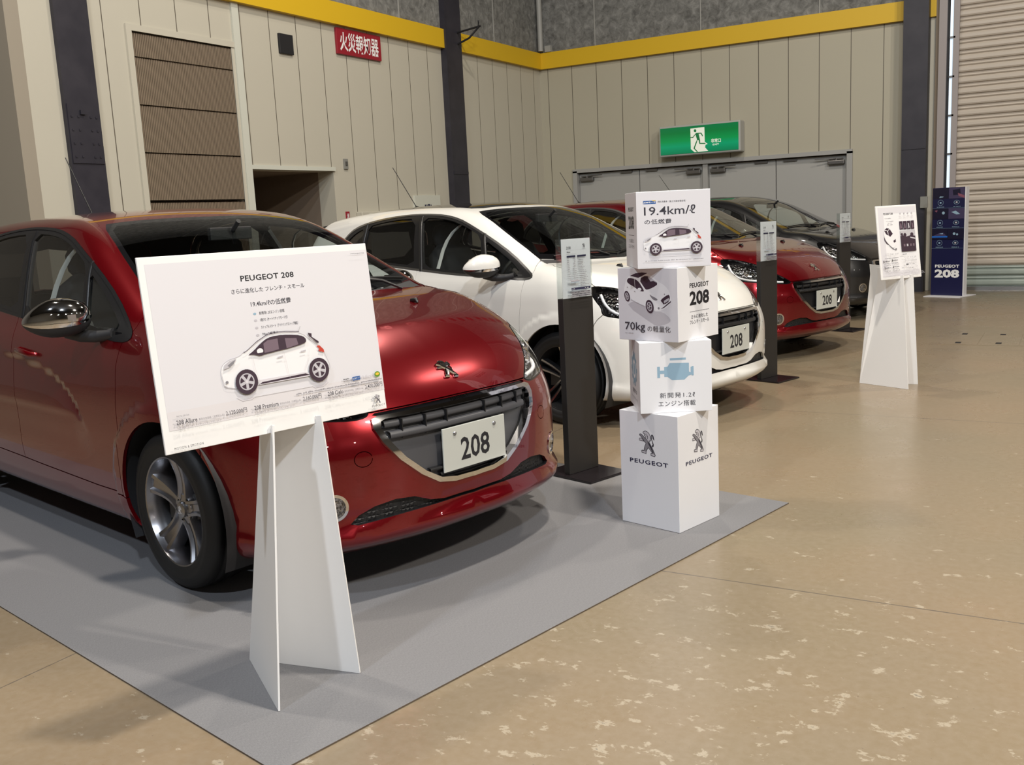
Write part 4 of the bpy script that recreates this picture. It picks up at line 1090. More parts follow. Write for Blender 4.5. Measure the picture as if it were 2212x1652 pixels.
for xx in (-6.98, -5.18, -3.38): wu.box(xx-.008, xx+.008, BY-.02, BY, Z_BAND1, Z_TOP, 'pipe_grey')
wu.box(-1.5, 9, BY-.01, BY+.3, 6.0, Z_TOP, 'board')
struct(wu.build('wall_back_upper'))
bd = MB(); bd.box(LX, LX+.07, 5.59, BY, Z_BAND0, Z_BAND1, 'yellow'); struct(bd.build('trim_1'))
bd = MB(); bd.box(LX+.07, -1.80, BY-.07, BY, Z_BAND0, Z_BAND1, 'yellow'); struct(bd.build('trim_2'))
ce = MB(); ce.box(-14, 16, -14, BY+.6, Z_TOP, Z_TOP+.2, 'ceil'); struct(ce.build('ceiling'))
o = MB(); o.box(15.8, 16, -14, BY+.6, 0, Z_TOP, 'far_wall'); struct(o.build('wall_right'))
o = MB(); o.box(-14, 16, -14, -13.8, 0, Z_TOP, 'far_wall'); struct(o.build('wall_front'))
o = MB(); o.box(-14, -13.8, -14, 5.6, 0, Z_TOP, 'far_wall'); struct(o.build('wall_left_far'))
# white post and head of the opening
tr = MB(); tr.box(LX-.02, LX+.025, 8.105, 8.203, 0, Z_BAND0, 'cream_trim'); tr.box(LX-.02, LX+.025, 8.203, 9.635, 2.008, 2.055, 'cream_trim'); struct(tr.build('trim_3'))
tr = MB(); tr.box(LX-.02, LX+.02, 6.69, 6.755, 0, 3.36, 'cream'); tr.box(LX-.02, LX+.02, 6.755, 8.105, 3.30, 3.36, 'cream'); tr.box(LX-.02, LX+.01, 8.065, 8.105, 0, 3.3, 'cream'); struct(tr.build('trim_4'))
# louvre of narrow upright slats
vt = thing('wall_louvre', 'tall brown louvre of narrow upright slats in the left wall beside the white post', 'vent', frame(LX-.028, 7.41, 0, 0))
zs = [(.05, 1.57), (1.70, 2.14), (2.16, 2.62), (2.64, 3.07), (3.09, 3.27)]
zs = [(0.05, 1.60), (1.665, 2.205), (2.215, 2.60), (2.61, 3.02), (3.03, 3.285)]
zs = [(0.05, 1.655), (1.68, 2.14), (2.15, 2.60), (2.61, 3.055), (3.065, 3.285)]
for z0, z1 in zs:
    lb = MB(); n = 62
    pts = []
    for i in range(n):
        y = -.656+1.312*i/n; w = 1.312/n
        pts += [(.03, y), (.03, y+w*.55), (.0, y+w*.62), (.0, y+w*.93)]
    pts.append((.03, .65))
    lb.add([(x, y, z0) for x, y in pts]+[(x, y, z1) for x, y in pts], [(i, i+1, i+1+len(pts), i+len(pts)) for i in range(len(pts)-1)], 'vent_brown')
    lb.add([(0, -.65, z1), (.035, -.65, z1), (.035, .65, z1), (0, .65, z1)], [(0, 1, 2, 3)], 'vent_brown'); lb.build('slat_panel', vt)
# steel columns
def column(name, x0, x1, y0, y1, plates, z1=Z_TOP):
    c = MB(); c.box(x0, x1, y0, y1, 0, z1, 'steel_dark')
    for px0, px1, py0, py1, pz0, pz1 in plates: c.box(px0, px1, py0, py1, pz0, pz1, 'steel_dark')
    o = c.build(name); struct(o); return o
cx = LX
column('trim_5', cx, cx+.045, 5.903, 6.263, [(cx+.045, cx+.055, 5.915, 6.25, 2.02, 2.55), (cx+.055, cx+.075, 6.04, 6.09, 2.46, 2.50)]+[(cx+.055, cx+.062, y-.008, y+.008, z-.008, z+.008) for y in (5.95, 6.02, 6.15, 6.21) for z in (2.08, 2.2, 2.32, 2.44)])
column('trim_6', cx, cx+.10, 12.19, 12.60, [(cx+.10, cx+.11, 12.2, 12.59, 2.0, 2.04)])
column('trim_7', -2.196, -1.872, 14.94, BY, [(-2.19, -1.88, 14.93, 14.94, 2.0, 2.03)])
bk = MB(); bk.tube([(cx+.10, 12.5, 4.02), (cx+.50, 12.5, 4.06)], .014, 'black', 6); bk.tube([(cx+.10, 12.5, 3.86), (cx+.30, 12.5, 3.92), (cx+.47, 12.5, 4.05), (cx+.47, 12.5, 4.14)], .014, 'black', 6)
tag(bk.build('wall_bracket'), 'small black steel bracket on the dark column nearest the hall corner', 'bracket')
pp = MB(); pp.tube([(LX+.09, BY-.10, 4.06), (LX+.09, BY-.10, 8.9)], .045, 'pipe_grey', 14); pp.box(LX+.16, LX+.27, BY-.09, BY-.02, 4.04, 4.14, 'pipe_grey'); tag(pp.build('drain_pipe'), 'pale grey upright pipe in the corner above the yellow band', 'pipe')
# things on the left wall
o = MB(); o.box(LX, LX+.03, 8.814, 9.041, 3.325, 3.546, 'black'); tag(bevel(o.build('wall_speaker'), .004), 'small square black panel high on the left wall, left of the red sign', 'speaker')
fs = thing('alarm_sign', 'dark red fire alarm sign with white characters under the yellow band', 'sign', Matrix.Translation((LX, 10.279, 3.592)))
o = MB(); o.box(.0, .035, -.445, .445, -.157, .157, 'sign_red'); bevel(o.build('sign_board', fs), .006)
pr = Print(.0355); pr.fit('火災報知器', -.39, -.115, .39, .115, 'ink_white', .018)
pr.build('sign_letters', fs, Matrix(((0, 0, 1, 0), (1, 0, 0, 0), (0, 1, 0, 0), (0, 0, 0, 1))))
sw = MB(); sw.box(LX, LX+.02, 9.815, 9.892, 2.035, 2.165, 'switch'); sw.box(LX+.02, LX+.03, 9.835, 9.872, 2.08, 2.13, 'closer'); tag(bevel(sw.build('wall_switch'), .003), 'small grey wall switch to the right of the dark opening', 'switch')
es = thing('extinguisher_sign', 'small upright red sign with two white characters behind the white car', 'sign', Matrix.Translation((LX, 9.82, 1.41)))
o = MB(); o.box(0, .012, -.034, .034, -.10, .10, 'sign_red'); o.build('sign_board', es)
pr = Print(.0125); pr.fit('消', -.022, .01, .022, .075, 'ink_white', .02); pr.fit('火', -.022, -.075, .022, -.01, 'ink_white', .02)
pr.build('sign_letters', es, Matrix(((0, 0, 1, 0), (1, 0, 0, 0), (0, 1, 0, 0), (0, 0, 0, 1))))
wc = thing('wall_cabinet', 'cream box cabinet on the left wall seen over the white car roof', 'cabinet', Matrix.Translation((LX, 10.66, 0)))
o = MB(); o.box(0, .10, -.66, .66, .5, 1.50, 'cream'); bevel(o.build('cabinet_body', wc), .01); o = MB(); o.box(.10, .115, -.52, .60, .55, 1.475, 'cream_trim'); bevel(o.build('cabinet_door', wc), .004)
wn = thing('wall_notice', 'pale notice plate with small lettering left of the dark column', 'sign', Matrix.Translation((LX, 11.58, 1.50)))
o = MB(); o.box(0, .04, -.31, .31, -.22, .20, 'cream_trim'); o.build('notice_plate', wn)
pr = Print(.0405); rg = random.Random(4); pr.greek(-.09, .03, .18, .06, 'ink_navy', rg, 1); pr.build('notice_letters', wn, Matrix(((0, 0, 1, 0), (1, 0, 0, 0), (0, 1, 0, 0), (0, 0, 0, 1))))
# double doors in the back wall
fr = MB(); fr.box(DX0-.02, DX0+.06, BY-.03, BY+.14, 0, DZ, 'door_frame'); fr.box(DX1-.06, DX1+.02, BY-.03, BY+.14, 0, DZ, 'door_frame'); fr.box(DX0-.02, DX1+.02, BY-.03, BY+.14, DZ-.03, DZ+.03, 'door_frame'); fr.box(-5.19, -5.11, BY-.0, BY+.14, 0, DZ-.03, 'door_frame')
struct(fr.build('trim_8'))
k = 0
for x0, x1, hinge in ((DX0+.06, -6.30, -1), (-6.295, -5.19, 1), (-5.11, -4.05, -1), (-4.045, DX1-.06, 1)):
    k += 1
    d = struct(thing('door_%d' % k, 'grey steel door leaf', 'door', Matrix.Translation((x0, BY+.07, 0)))); del d['label']; del d['category']
    o = MB(); o.box(.003, x1-x0-.003, 0, .05, .01, DZ-.045, 'door_grey'); bevel(o.build('door_leaf', d), .004)
    hx = .16 if hinge < 0 else (x1-x0)-.16
    c = MB(); c.box(hx-.12, hx+.12, -.075, 0, DZ-.175, DZ-.115, 'closer'); bevel(c.build('closer_body', d), .01)
    c = MB(); c.box(hx-.10, hx+.10, -.06, -.03, DZ-.10, DZ-.085, 'closer'); c.tube([(hx, -.045, DZ-.115), (hx, -.045, DZ-.085)], .02, 'closer', 10); c.tube([(hx, -.045, DZ-.09), (hx-hinge*.30, -.10, DZ-.085)], .009, 'closer', 6); c.build('closer_arm', d)
    c = MB(); e = (x1-x0)-.22 if hinge < 0 else .22; c.box(e-.10, e+.10, -.03, 0, DZ-.085, DZ-.05, 'closer'); c.build('door_stop', d)
# lit exit sign
mm = mat('lit_green_panel', (.0, .12, .03), .3); M['exit_green'] = mm
N, L, b = nt(mm); sx = node(mm, 'ShaderNodeSeparateXYZ'); L.new(objco(mm), sx.inputs[0])
t = math_n(mm, 'MULTIPLY', math_n(mm, 'ADD', sx.outputs[2], .22), 1/.44)
L.new(ramp(mm, t, [(0.0, (.0, .28, .14)), (.30, (.0, .62, .30)), (.48, (.0, .52, .12)), (.75, (.0, .26, .05)), (1.0, (.0, .22, .09))]).outputs[0], b.inputs['Emission Color']); b.inputs['Emission Strength'].default_value = 1.0
M['exit_white'] = mat('lit_white_symbol', (.6, .6, .5), .4, emit=(.95, 1.0, .88), es=1.05)
M['exit_symbol'] = mat('lit_green_symbol', (.0, .1, .03), .4, emit=(.02, .24, .06), es=1.0)
M['sign_case'] = mat('sign_case_grey', (.40, .40, .38), .4)
ex = thing('exit_sign', 'lit green exit sign with running figure above the grey doors', 'sign', Matrix.Translation((-5.17, BY-.20, 2.395)))
o = MB(); o.box(-.66, .66, -.02, .20, -.235, .235, 'sign_case'); bevel(o.build('sign_case', ex), .02, 3)
o = MB(); o.box(-.63, .63, -.030, -.019, -.205, .205, 'exit_green'); o.build('sign_panel', ex)
pr = Print(.0305)
def ep(pts, key): pr.poly([((a-1075)/1790*1.27+.0, -((b+(a-1075)*.085)-525)/640*.42) for a, b in pts], key)
ep([(890, 285), (1210, 250), (1215, 590), (1280, 640), (1230, 660), (1220, 720), (1290, 800), (980, 835), (895, 760)], 'exit_white')
ep([(998+30*cos(i*.4), 335+35*sin(i*.4)) for i in range(16)], 'exit_symbol')
ep([(1020, 385), (1140, 380), (1180, 455), (1160, 465), (1125, 405), (1080, 405), (1110, 560), (1110, 615), (1230, 615), (1230, 640), (1090, 640), (1075, 550), (1050, 550), (1030, 620), (985, 740), (1060, 825), (1030, 825), (955, 745), (1010, 600), (1040, 540), (1005, 425), (950, 500), (885, 500), (885, 485), (940, 480)], 'exit_symbol')
pr.fit('非常口', .20, -.075, .355, -.015, 'exit_white', .02); pr.fit('EXIT', .225, -.115, .325, -.09, 'exit_white', .02)
pr.build('sign_symbol', ex, Matrix(((1, 0, 0, 0), (0, 0, -1, 0), (0, 1, 0, 0), (0, 0, 0, 1))))
# shutter, its guides and the tube lamps beside it
sh = thing('roller_shutter', 'wide ribbed roller shutter closing the bay at the right', 'shutter', Matrix.Translation((-1.50, BY, 0)))
def slats(z0, z1, key, name):
    o = MB(); pitch = .1465; pts = []; z = z0
    prof = [(0, .0), (.004, .018), (.030, .022), (.040, .040), (.040, .075), (.030, .092), (.006, .096), (.0, .104), (.014, .112), (.022, .122), (.018, .136), (0, .142)]
    while z < z1-.01:
        for d, h in prof: pts.append((d, z+h))
        z += pitch
    pts.append((0, z))
    o.add([(0, -d, z_) for d, z_ in pts]+[(9, -d, z_) for d, z_ in pts], [(i, i+len(pts), i+1+len(pts), i+1) for i in range(len(pts)-1)], key)
    return o.build(name, sh)
slats(.05, .35, 'shutter_low', 'lower_slat'); slats(.343+.0, 6.0, 'shutter', 'slat')
o = MB(); o.box(0, 9, -.045, .01, .0, .05, 'satin'); o.build('bottom_rail', sh)
jb = MB(); jb.box(-1.872, -1.80, BY-.02, BY+.2, 0, Z_TOP, 'cream'); jb.box(-1.80, -1.755, BY-.06, BY+.2, 0, Z_TOP, 'vent_brown'); jb.box(-1.755, -1.655, BY-.12, BY+.2, 0, Z_TOP, 'jamb'); jb.box(-1.655, -1.62, BY-.05, BY+.2, 0, Z_TOP, 'black'); jb.box(-1.575, -1.50, BY-.10, BY+.2, 0, Z_TOP, 'jamb')
struct(jb.build('trim_9'))
M['tube'] = mat('lit_tube', (.8, .9, 1), .4, emit=(.66, .84, 1.0), es=1.35)
for i in range(9):
    z0 = 1.40+.52*i
    tb = MB(); tb.box(-1.618, -1.580, BY-.075, BY-.045, z0, z0+.495, 'tube'); tb.box(-1.62, -1.55, BY-.10, BY-.02, z0+.495, z0+.52, 'closer')
    tag(tb.build('tube_lamp'), 'slim upright white tube lamp beside the roller shutter, one of a column', 'lamp', 'tube lamps beside the roller shutter')
ob = MB(); ob.box(-1.76, -1.66, BY-.135, BY-.12, 1.33, 1.40, 'orange'); tag(ob.build('orange_label'), 'small orange label above the navy totem', 'label')
gb = MB(); gb.box(-1.93, -1.83, BY-.30, BY-.26, 1.18, 1.34, 'switch'); tag(bevel(gb.build('switch_box'), .005), 'small grey switch box on the dark column left of the totem', 'box')
# carpet under the nearest car
def carpet():
    a = np.array([-1.668, 1.600]); bb = np.array([-1.086, 4.265]); d = np.array([-.9755, .2200])
    w = np.linalg.norm(bb-a); e1 = (bb-a)/w
    o = MB(); pts = [(0, 0), (w, 0), (w, 5.0), (0, 5.0)]
    o.add([(x, y, .004) for x, y in pts], [(0, 1, 2, 3)], 'carpet'); o.add([(x, y, 0) for x, y in pts]+[(x, y, .004) for x, y in pts], [(i, (i+1) % 4, (i+1) % 4+4, i+4) for i in range(4)], 'carpet_edge')
    ob = o.build('carpet'); ob.matrix_basis = Matrix(((e1[0], d[0], 0, a[0]), (e1[1], d[1], 0, a[1]), (0, 0, 1, .001), (0, 0, 0, 1)))
    tag(ob, 'grey felt carpet under the nearest red car', 'carpet')
carpet()
# floor hatches
M['hatch'] = M['floor']
for i in range(3):
    x0 = -1.068+.333*i
    h_ = thing('floor_hatch', ['floor hatch cover nearest the leaning easel at the right', 'middle floor hatch cover of the three', 'floor hatch cover at the right edge of the picture'][i], 'hatch', Matrix.Translation((x0+.1665, 9.99, 0)), 'floor hatch covers')
    o = MB(); o.box(-.163, .163, -.44, .44, -.01, .0025, 'hatch'); o.build('cover_plate', h_)
    for y in (-.30, .32):
        c = MB(); c.box(-.026, .022, y-.05, y+.05, .0026, .0032, 'black'); c.build('lifting_slot', h_)
# ------------------------------------------------------------------ display things
def plane_T(p, yaw, tilt, roll=0.0):
    a, t, r = radians(yaw), radians(tilt), radians(roll)
    rt = Vector((cos(a), sin(a), 0)); n0 = Vector((sin(a), -cos(a), 0)); up = Vector((0, 0, 1))*cos(t)-n0*sin(t)
    X = rt*cos(r)+up*sin(r); Y = -rt*sin(r)+up*cos(r); Z = X.cross(Y)
    return Matrix(((X.x, Y.x, Z.x, p[0]), (X.y, Y.y, Z.y, p[1]), (X.z, Y.z, Z.z, p[2]), (0, 0, 0, 1)))
def cam_ray(u, v):
    return ((_r*((u-1106)/F_PX))+(-_u)*((v-826)/F_PX)+_f).normalized()
CAM = Vector((0, 0, CAM_H))
def on_plane(u, v, p, n):
    d = cam_ray(u, v); return CAM+d*((Vector(p)-CAM).dot(n)/d.dot(n))
rnd = random.Random(11)
# ---- large landscape poster
T1 = plane_T((-1.921, 1.988, 1.030), 75.4, 5.56, -.13)
pb = thing('poster_board', 'large white landscape poster board with a white car picture on the nearest easel', 'poster', T1)
W1, H1 = .712, .5035
o = MB(); o.box(-W1/2, W1/2, -H1/2, H1/2, -.007, 0, 'foam'); bevel(o.build('foam_board', pb), .0012)
p = Print(.0003)
p.rect(-.338, -.176, .356, .233, 'print_tone'); p.rect(-.338, -.193, .356, -.145, 'print_band')
p.fit('PEUGEOT 208', -.0765, .1700, .0916, .1860, 'ink', .022, 1.05)
p.fit('さらに進化した フレンチ・スモール', -.109, .138, .122, .1515, 'ink2', .008)
p.fit('19.4km/ℓの低燃費', -.056, .099, .071, .115, 'ink2', .008)
for t, x1, y in (('新開発1.2ℓエンジン搭載', .0457, .0765), ('5速ETG（オートマチックモード付）', .0529, .0580), ('ストップ＆スタート（アイドリングストップ機能）', .0843, .0380), ('70kgの軽量化', .0171, .0180)):
    p.fit(t, -.0345, y-.001, x1, y+.0080, 'ink2')
    p.disc(-.0483, y+.0032, .005, 'ink_sky' if y > .07 else 'ink_pale', 12, .0032)
p.side_car(-.002, -.1335-.0, .345)
p.fit('www.peugeot.co.jp', .2905, .2205, .340, .2255, 'ink2')
p.rect(.239, -.1492, .267, -.138, 'ink_blue'); p.fit('JC08モード', .241, -.1475, .265, -.1405, 'ink_white'); p.fit('19.4km/ℓ', .270, -.149, .316, -.138, 'ink_pale'); p.disc(.331, -.1425, .0105, 'ink_green', 20, .0085); p.disc(.331, -.1415, .007, 'ink_yellow', 16, .004)
p.fit('国土交通省審査値', .2065, -.1492, .236, -.1445, 'ink'); p.greek(.2065, -.1425, .02, .004, 'ink', rnd, 1)
p.greek(.041, -.1595, .30, .0048, 'ink_grey', rnd, .95)
for x0, x1, xe, nm, pc, xa, xb in ((-.3224, -.2646, -.1844, '208 Allure', '2,120,000円', -.1825, -.1198), (-.0971, -.0218, .0540, '208 Premium', '2,160,000円', .0584, .1205), (.1425, .1969, .2720, '208 Cielo', '2,400,000円', .2764, .3403)):
    p.fit(nm, x0, -.1795, x1, -.1675, 'ink2', .01); p.fit('車両本体価格（消費税込み）', x1+.004, -.1785, xe-.003, -.1718, 'ink_grey'); p.fit(pc, xa, -.1805, xb, -.1668, 'ink2', .006)
    p.fit('1.2ℓ 5速ETG（オートマチックモード付）5ドア', x0+.002, -.1905, x0+.125, -.1840, 'ink_grey')
p.fit('PHOTO: 208 Cielo', -.3194, -.160, -.285, -.1555, 'ink_grey')
p.fit('MOTION & EMOTION', -.3376, -.2415, -.2576, -.2350, 'ink2', 0, 1.2)
p.lion(.3150, -.2160, .028); p.fit('PEUGEOT', .2915, -.2385, .3414, -.2330, 'ink2', 0, 1.1)
p.build('poster_print', pb)
# ---- small portrait poster
T2 = plane_T((-1.08, 7.319, 1.032), 52.27, 7.29, .37)
pb2 = thing('poster_board', 'small portrait poster board with photos on the easel standing apart at the right', 'poster', T2)
W2, H2 = .364, .515
o = MB(); o.box(-W2/2, W2/2, -H2/2, H2/2, -.012, 0, 'foam'); bevel(o.build('foam_board', pb2), .004)
p = Print(.0003); p.rect(-.167, -.238, .169, .245, 'print_tone'); p.rect(-.120, -.20, .169, .20, 'print_white')
p.fit('PEUGEOT 208', -.1205, .1925, -.0363, .2070, 'ink', .03)
for x0, x1, y in ((-.11, -.05, .166), (-.10, -.035, .146), (-.09, -.055, .134), (-.095, -.045, .122)): p.greek(x0, y, x1-x0, .005, 'ink_grey', rnd)
# car seen from above
q = lambda a, b: (-.1337+(a-250)*.000431, .1028-(b-545)*.000375)
p.poly([q(*t) for t in smooth_poly([(250, 700), (265, 770), (330, 850), (410, 945), (500, 980), (500, 920), (440, 960)], 1)], 'ink_grey')
p.poly([q(*t) for t in smooth_poly([(255, 690), (265, 580), (320, 545), (380, 570), (440, 660), (490, 760), (495, 870), (440, 930), (390, 900), (290, 790)], 1)], 'print_white')
p.poly([q(*t) for t in [(270, 585), (320, 545), (375, 560), (345, 595), (290, 580)]], 'ink_plum'); p.poly([q(*t) for t in [(345, 600), (385, 570), (440, 660), (380, 715), (350, 680)]], 'ink_plum'); p.poly([q(*t) for t in [(268, 595), (325, 600), (350, 690), (300, 660)]], 'ink_plum')
p.poly([q(*t) for t in [(440, 790), (490, 760), (490, 810), (450, 830)]], 'ink_plum'); p.poly([q(*t) for t in [(250, 700), (280, 790), (340, 860), (300, 840), (262, 780)]], 'ink_plum')
for i in range(4):
    x = .0134+.0335*i; p.rect(x, .085, x+.030, .143, 'ink_plum'); p.poly([(x+.004+.003*i, .09), (x+.022, .095), (x+.018, .125), (x+.008, .13)], 'ink_plum2' if i != 2 else 'ink_pale')
    p.disc(x+.015, .198, .006, 'ink_pale', 10, .006); p.greek(x+.004, .178, .022, .004, 'ink_pale', rnd)
    p.greek(x+.002, .166, .026, .003, 'ink_pale', rnd)
p.rect(.0134, -.070, .1459, .0763, 'ink_plum'); p.poly([(.0134, .076), (.1459, .076), (.1459, .035), (.10, .04), (.06, .033), (.03, .045), (.0134, .038)], 'ink_pale')
for cx, cy, rr in ((.052, .045, .014), (.115, .045, .015), (.025, .05, .01)): p.disc(cx, cy, rr, 'ink_plum', 14)
for cx in (.035, .062, .092, .118): p.rect(cx, -.035, cx+.014, -.018, 'ink_pale' if cx == .062 else 'ink_plum2')
p.poly([(.095, .03), (.14, .022), (.145, .01), (.10, .022)], 'ink_pale')
for x0, y0 in ((-.158, -.134), (-.085, -.130), (-.158, -.180), (-.085, -.176)):
    p.rect(x0, y0-.004, x0+.006, y0+.012, 'ink'); p.greek(x0+.010, y0+.002, .045, .007, 'ink2', rnd, 1)
    for k in range(3): p.greek(x0, y0-.013-.007*k, .058, .004, 'ink_grey', rnd, .7)
for x0 in (-.150, -.11, -.066): p.greek(x0, -.079, .035, .003, 'ink_grey', rnd); p.greek(x0, -.086, .03, .003, 'ink_grey', rnd)
p.greek(-.158, -.112, .12, .005, 'ink2', rnd, .9); p.greek(.0, -.092, .04, .006, 'ink2', rnd, 1)
for r_ in range(12):
    p.greek(.012, -.112-.0085*r_, .045, .004, 'ink_pale' if r_ % 3 else 'ink_grey', rnd, .6); p.greek(.065, -.112-.0085*r_, .055, .004, 'ink_pale' if r_ % 3 else 'ink_grey', rnd, .6)
p.rect(.012, -.165, .034, -.158, 'ink')
for r_ in range(3): p.greek(-.16, -.216-.008*r_, .32, .004, 'ink_pale', rnd, .8)
p.build('poster_print', pb2)
# ---- easels: two foam wings hinged at the back, the board in notches of their front edges
def easel(S0, feet, tips, S1, T, thick_b, label, zt):
    root = thing('easel_stand', label, 'easel', Matrix.Translation(S0))
    S0 = Vector(S0); Zb = Vector((T[0][2], T[1][2], T[2][2])); Yb = Vector((T[0][1], T[1][1], T[2][1]))
    for F, tip in zip(feet, tips):
        F = Vector(F); tip = Vector(tip)
        e1 = (F-S0).normalized(); n = e1.cross(tip-S0).normalized(); e2 = n.cross(e1)
        def to2(q): q = Vector(q)-S0; return (q.dot(e1), q.dot(e2))
        bdir = Yb-n*Yb.dot(n); bdir.normalize()
        zin = Zb-n*Zb.dot(n); zin.normalize()
        t0 = tip; lip = .022
        pts = [S0, F, t0+zin*lip-bdir*.02, t0+zin*lip+bdir*.022, t0+zin*.003+bdir*.022, t0+zin*.003, t0-zin*(thick_b+.003), t0-zin*(thick_b+.003)+bdir*zt, Vector(S1)+(bdir*(zt+.0))*.9, Vector(S1)]
        P2 = [to2(q) for q in pts]
        vs = [e1*a+e2*b_ for a, b_ in P2]
        o = MB(); o.prism([v-n*.0027 for v in vs], n*.0054, 'foam'); bevel(o.build('easel_wing', root), .0008, 1)
n1 = Vector((T1[0][2], T1[1][2], T1[2][2])); c1 = Vector((T1[0][3], T1[1][3], T1[2][3]))
def bottom_pt(T, H, x): return (T @ Vector((x, -H/2, 0)))
easel((-2.2, 2.046, .006), [(-1.879, 1.834, .006), (-1.816, 2.115, .006)], [bottom_pt(T1, H1, -.048), bottom_pt(T1, H1, .098)], (-2.045, 1.985, .752), T1, .007, 'white foam easel carrying the large landscape poster, nearest the viewer', .10)
easel((-1.349, 7.407, .001), [(-.987, 7.226, .001), (-.952, 7.446, .001)], [bottom_pt(T2, H2, -.01), bottom_pt(T2, H2, .075)], (-1.235, 7.50, .80), T2, .012, 'white foam easel carrying the small portrait poster, standing apart at the right', .08)
# ---- the stack of four card boxes
def card_box(label, c, yaw, z0, z1, faces):
    a = radians(yaw); s = .15; root = thing('display_box', label, 'box', frame(c[0], c[1], z0+.006, a), 'stacked display boxes')
    o = MB(); h = z1-z0; o.box(-s, s, -s, s, 0, h, 'card'); bevel(o.build('card_box', root), .0015, 2)
    for side_, fn in faces:
        p = Print(.0002); fn(p)
        # right face looks along -y of the box frame, left face along -x
        T = Matrix(((1, 0, 0, 0), (0, 0, -1, -s), (0, 1, 0, h/2), (0, 0, 0, 1))) if side_ == 'R' else Matrix(((0, 0, -1, -s), (-1, 0, 0, 0), (0, 1, 0, h/2), (0, 0, 0, 1)))
        p.build('box_print', root, T)
def f_lion(p): p.lion(-.006, .117, .108); p.fit('PEUGEOT', -.099, .0255, .099, .044, 'ink_navy', .02, 1.15)
def f_lion2(p): p.lion(-.006, .118, .106); p.fit('PEUGEOT', -.097, .029, .100, .046, 'ink_navy', .02, 1.15)
def f_engine(p):
    k = 'ink_sky'
    p.rect(-.0232, .071, .0431, .080, k); p.poly([(-.0476, .0445), (-.034, .0445), (-.0244, .0600), (.0554, .0575), (.0554, .0205), (.0620, .0175), (.0620, -.004+.010), (.0536, .004), (.0357, -.0120), (-.0151, -.0124), (-.035, .003), (-.0476, .003)], k)
    p.rect(-.0766, -.0002, -.0650, .0465, k); p.rect(-.0650, .0165, -.0476, .0300, k); p.rect(.0620, .007, .0700, .0400, k); p.rect(.0665, .004, .0745, .043, k)
    p.fit('新開発1.2ℓ', -.0677, -.0865, .0782, -.0640, 'ink2', 0, 1.2); p.fit('エンジン搭載', -.0744, -.1215, .0805, -.0985, 'ink2', 0, 1.1)
def f_gear(p):
    p.disc(0, .02, .062, 'ink_sky', 40); p.disc(0, .02, .040, 'print_white', 30); p.disc(0, .02, .026, 'ink_sky', 24)
    for i in range(10):
        a = 2*pi*i/10; p.poly([(.056*cos(a-.16), .02+.056*sin(a-.16)), (.075*cos(a-.12), .02+.075*sin(a-.12)), (.075*cos(a+.12), .02+.075*sin(a+.12)), (.056*cos(a+.16), .02+.056*sin(a+.16))], 'ink_sky')
    p.fit('5速ETG', -.06, -.085, .06, -.065, 'ink2'); p.fit('オートマチックモード付', -.08, -.115, .08, -.10, 'ink_grey')
def f_car70(p):
    p.rect(-.1495, -.1495, .1495, .1495, 'print_tone'); p.quarter_car(.0, .018, .238)
    p.fit('70kg', -.1170, -.1175+.0, -.0130, -.0745, 'ink2', .008); p.fit('の軽量化', -.001, -.1115, .1140, -.0865, 'ink2', 0, 1.05); p.greek(-.1175, -.1225, .045, .003, 'ink_grey', rnd)
def f_208(p):
    p.fit('PEUGEOT', -.0627, .0630, .0789, .0830, 'ink', .03, 1.05); p.fit('208', -.0640, -.0095, .0814, .0495, 'ink', .035); p.rect(-.0644, -.0355, .0794, -.0340, 'ink2')
    p.fit('さらに進化した', -.0545, -.0640, .0689, -.0480, 'ink2', .012); p.fit('フレンチ・スモール', -.0653, -.0860, .0784, -.0700, 'ink2', .012)
def f_194(p):
    p.rect(-.1495, -.1495, .1495, .1495, 'print_tone')
    p.rect(-.1218, .1040, -.0704, .1170, 'ink_blue'); p.rect(-.0850, .1150, -.0704, .1185, 'ink_yellow'); p.fit('JC08モード', -.1200, .1058, -.0722, .1138, 'ink_white', .03)
    p.fit('燃料消費率（国土交通省審査値）', -.0631, .1075, .0511, .1150, 'ink2'); p.fit('19.4km/ℓ', -.1191, .0590, .0889, .0945, 'ink2', .008); p.fit('の低燃費', -.1180, .0235, -.0087, .0430, 'ink2', .008, 1.05)
    p.side_car(-.003, -.1000, .246); p.greek(-.1196, -.124, .235, .0035, 'ink_grey', rnd, .9)
def f_side208(p):
    p.fit('PEUGEOT', -.063, .078, .079, .095, 'ink', .03); p.fit('208', -.064, .005, .081, .060, 'ink', .035); p.rect(-.064, -.020, .079, -.0185, 'ink2'); p.fit('さらに進化した', -.055, -.050, .069, -.034, 'ink2'); p.fit('フレンチ・スモール', -.065, -.074, .078, -.058, 'ink2')
card_box('tall white box with lion emblem at the bottom of the box stack', (-1.487, 3.862), 75.5, .0, .495, [('R', f_lion2), ('L', f_lion)])
card_box('white box with blue engine symbol, second from the bottom of the stack', (-1.492, 3.893), 31.0, .4955, .7930, [('R', f_engine), ('L', f_gear)])
card_box('box with a white car seen from above, second from the top of the stack', (-1.494, 3.905), 76.0, .7935, 1.0960, [('R', f_208), ('L', f_car70)])
card_box('topmost box of the stack with white car in side view and 19.4 figure', (-1.488, 3.890), 31.6, 1.0965, 1.404, [('R', f_194), ('L', f_side208)])
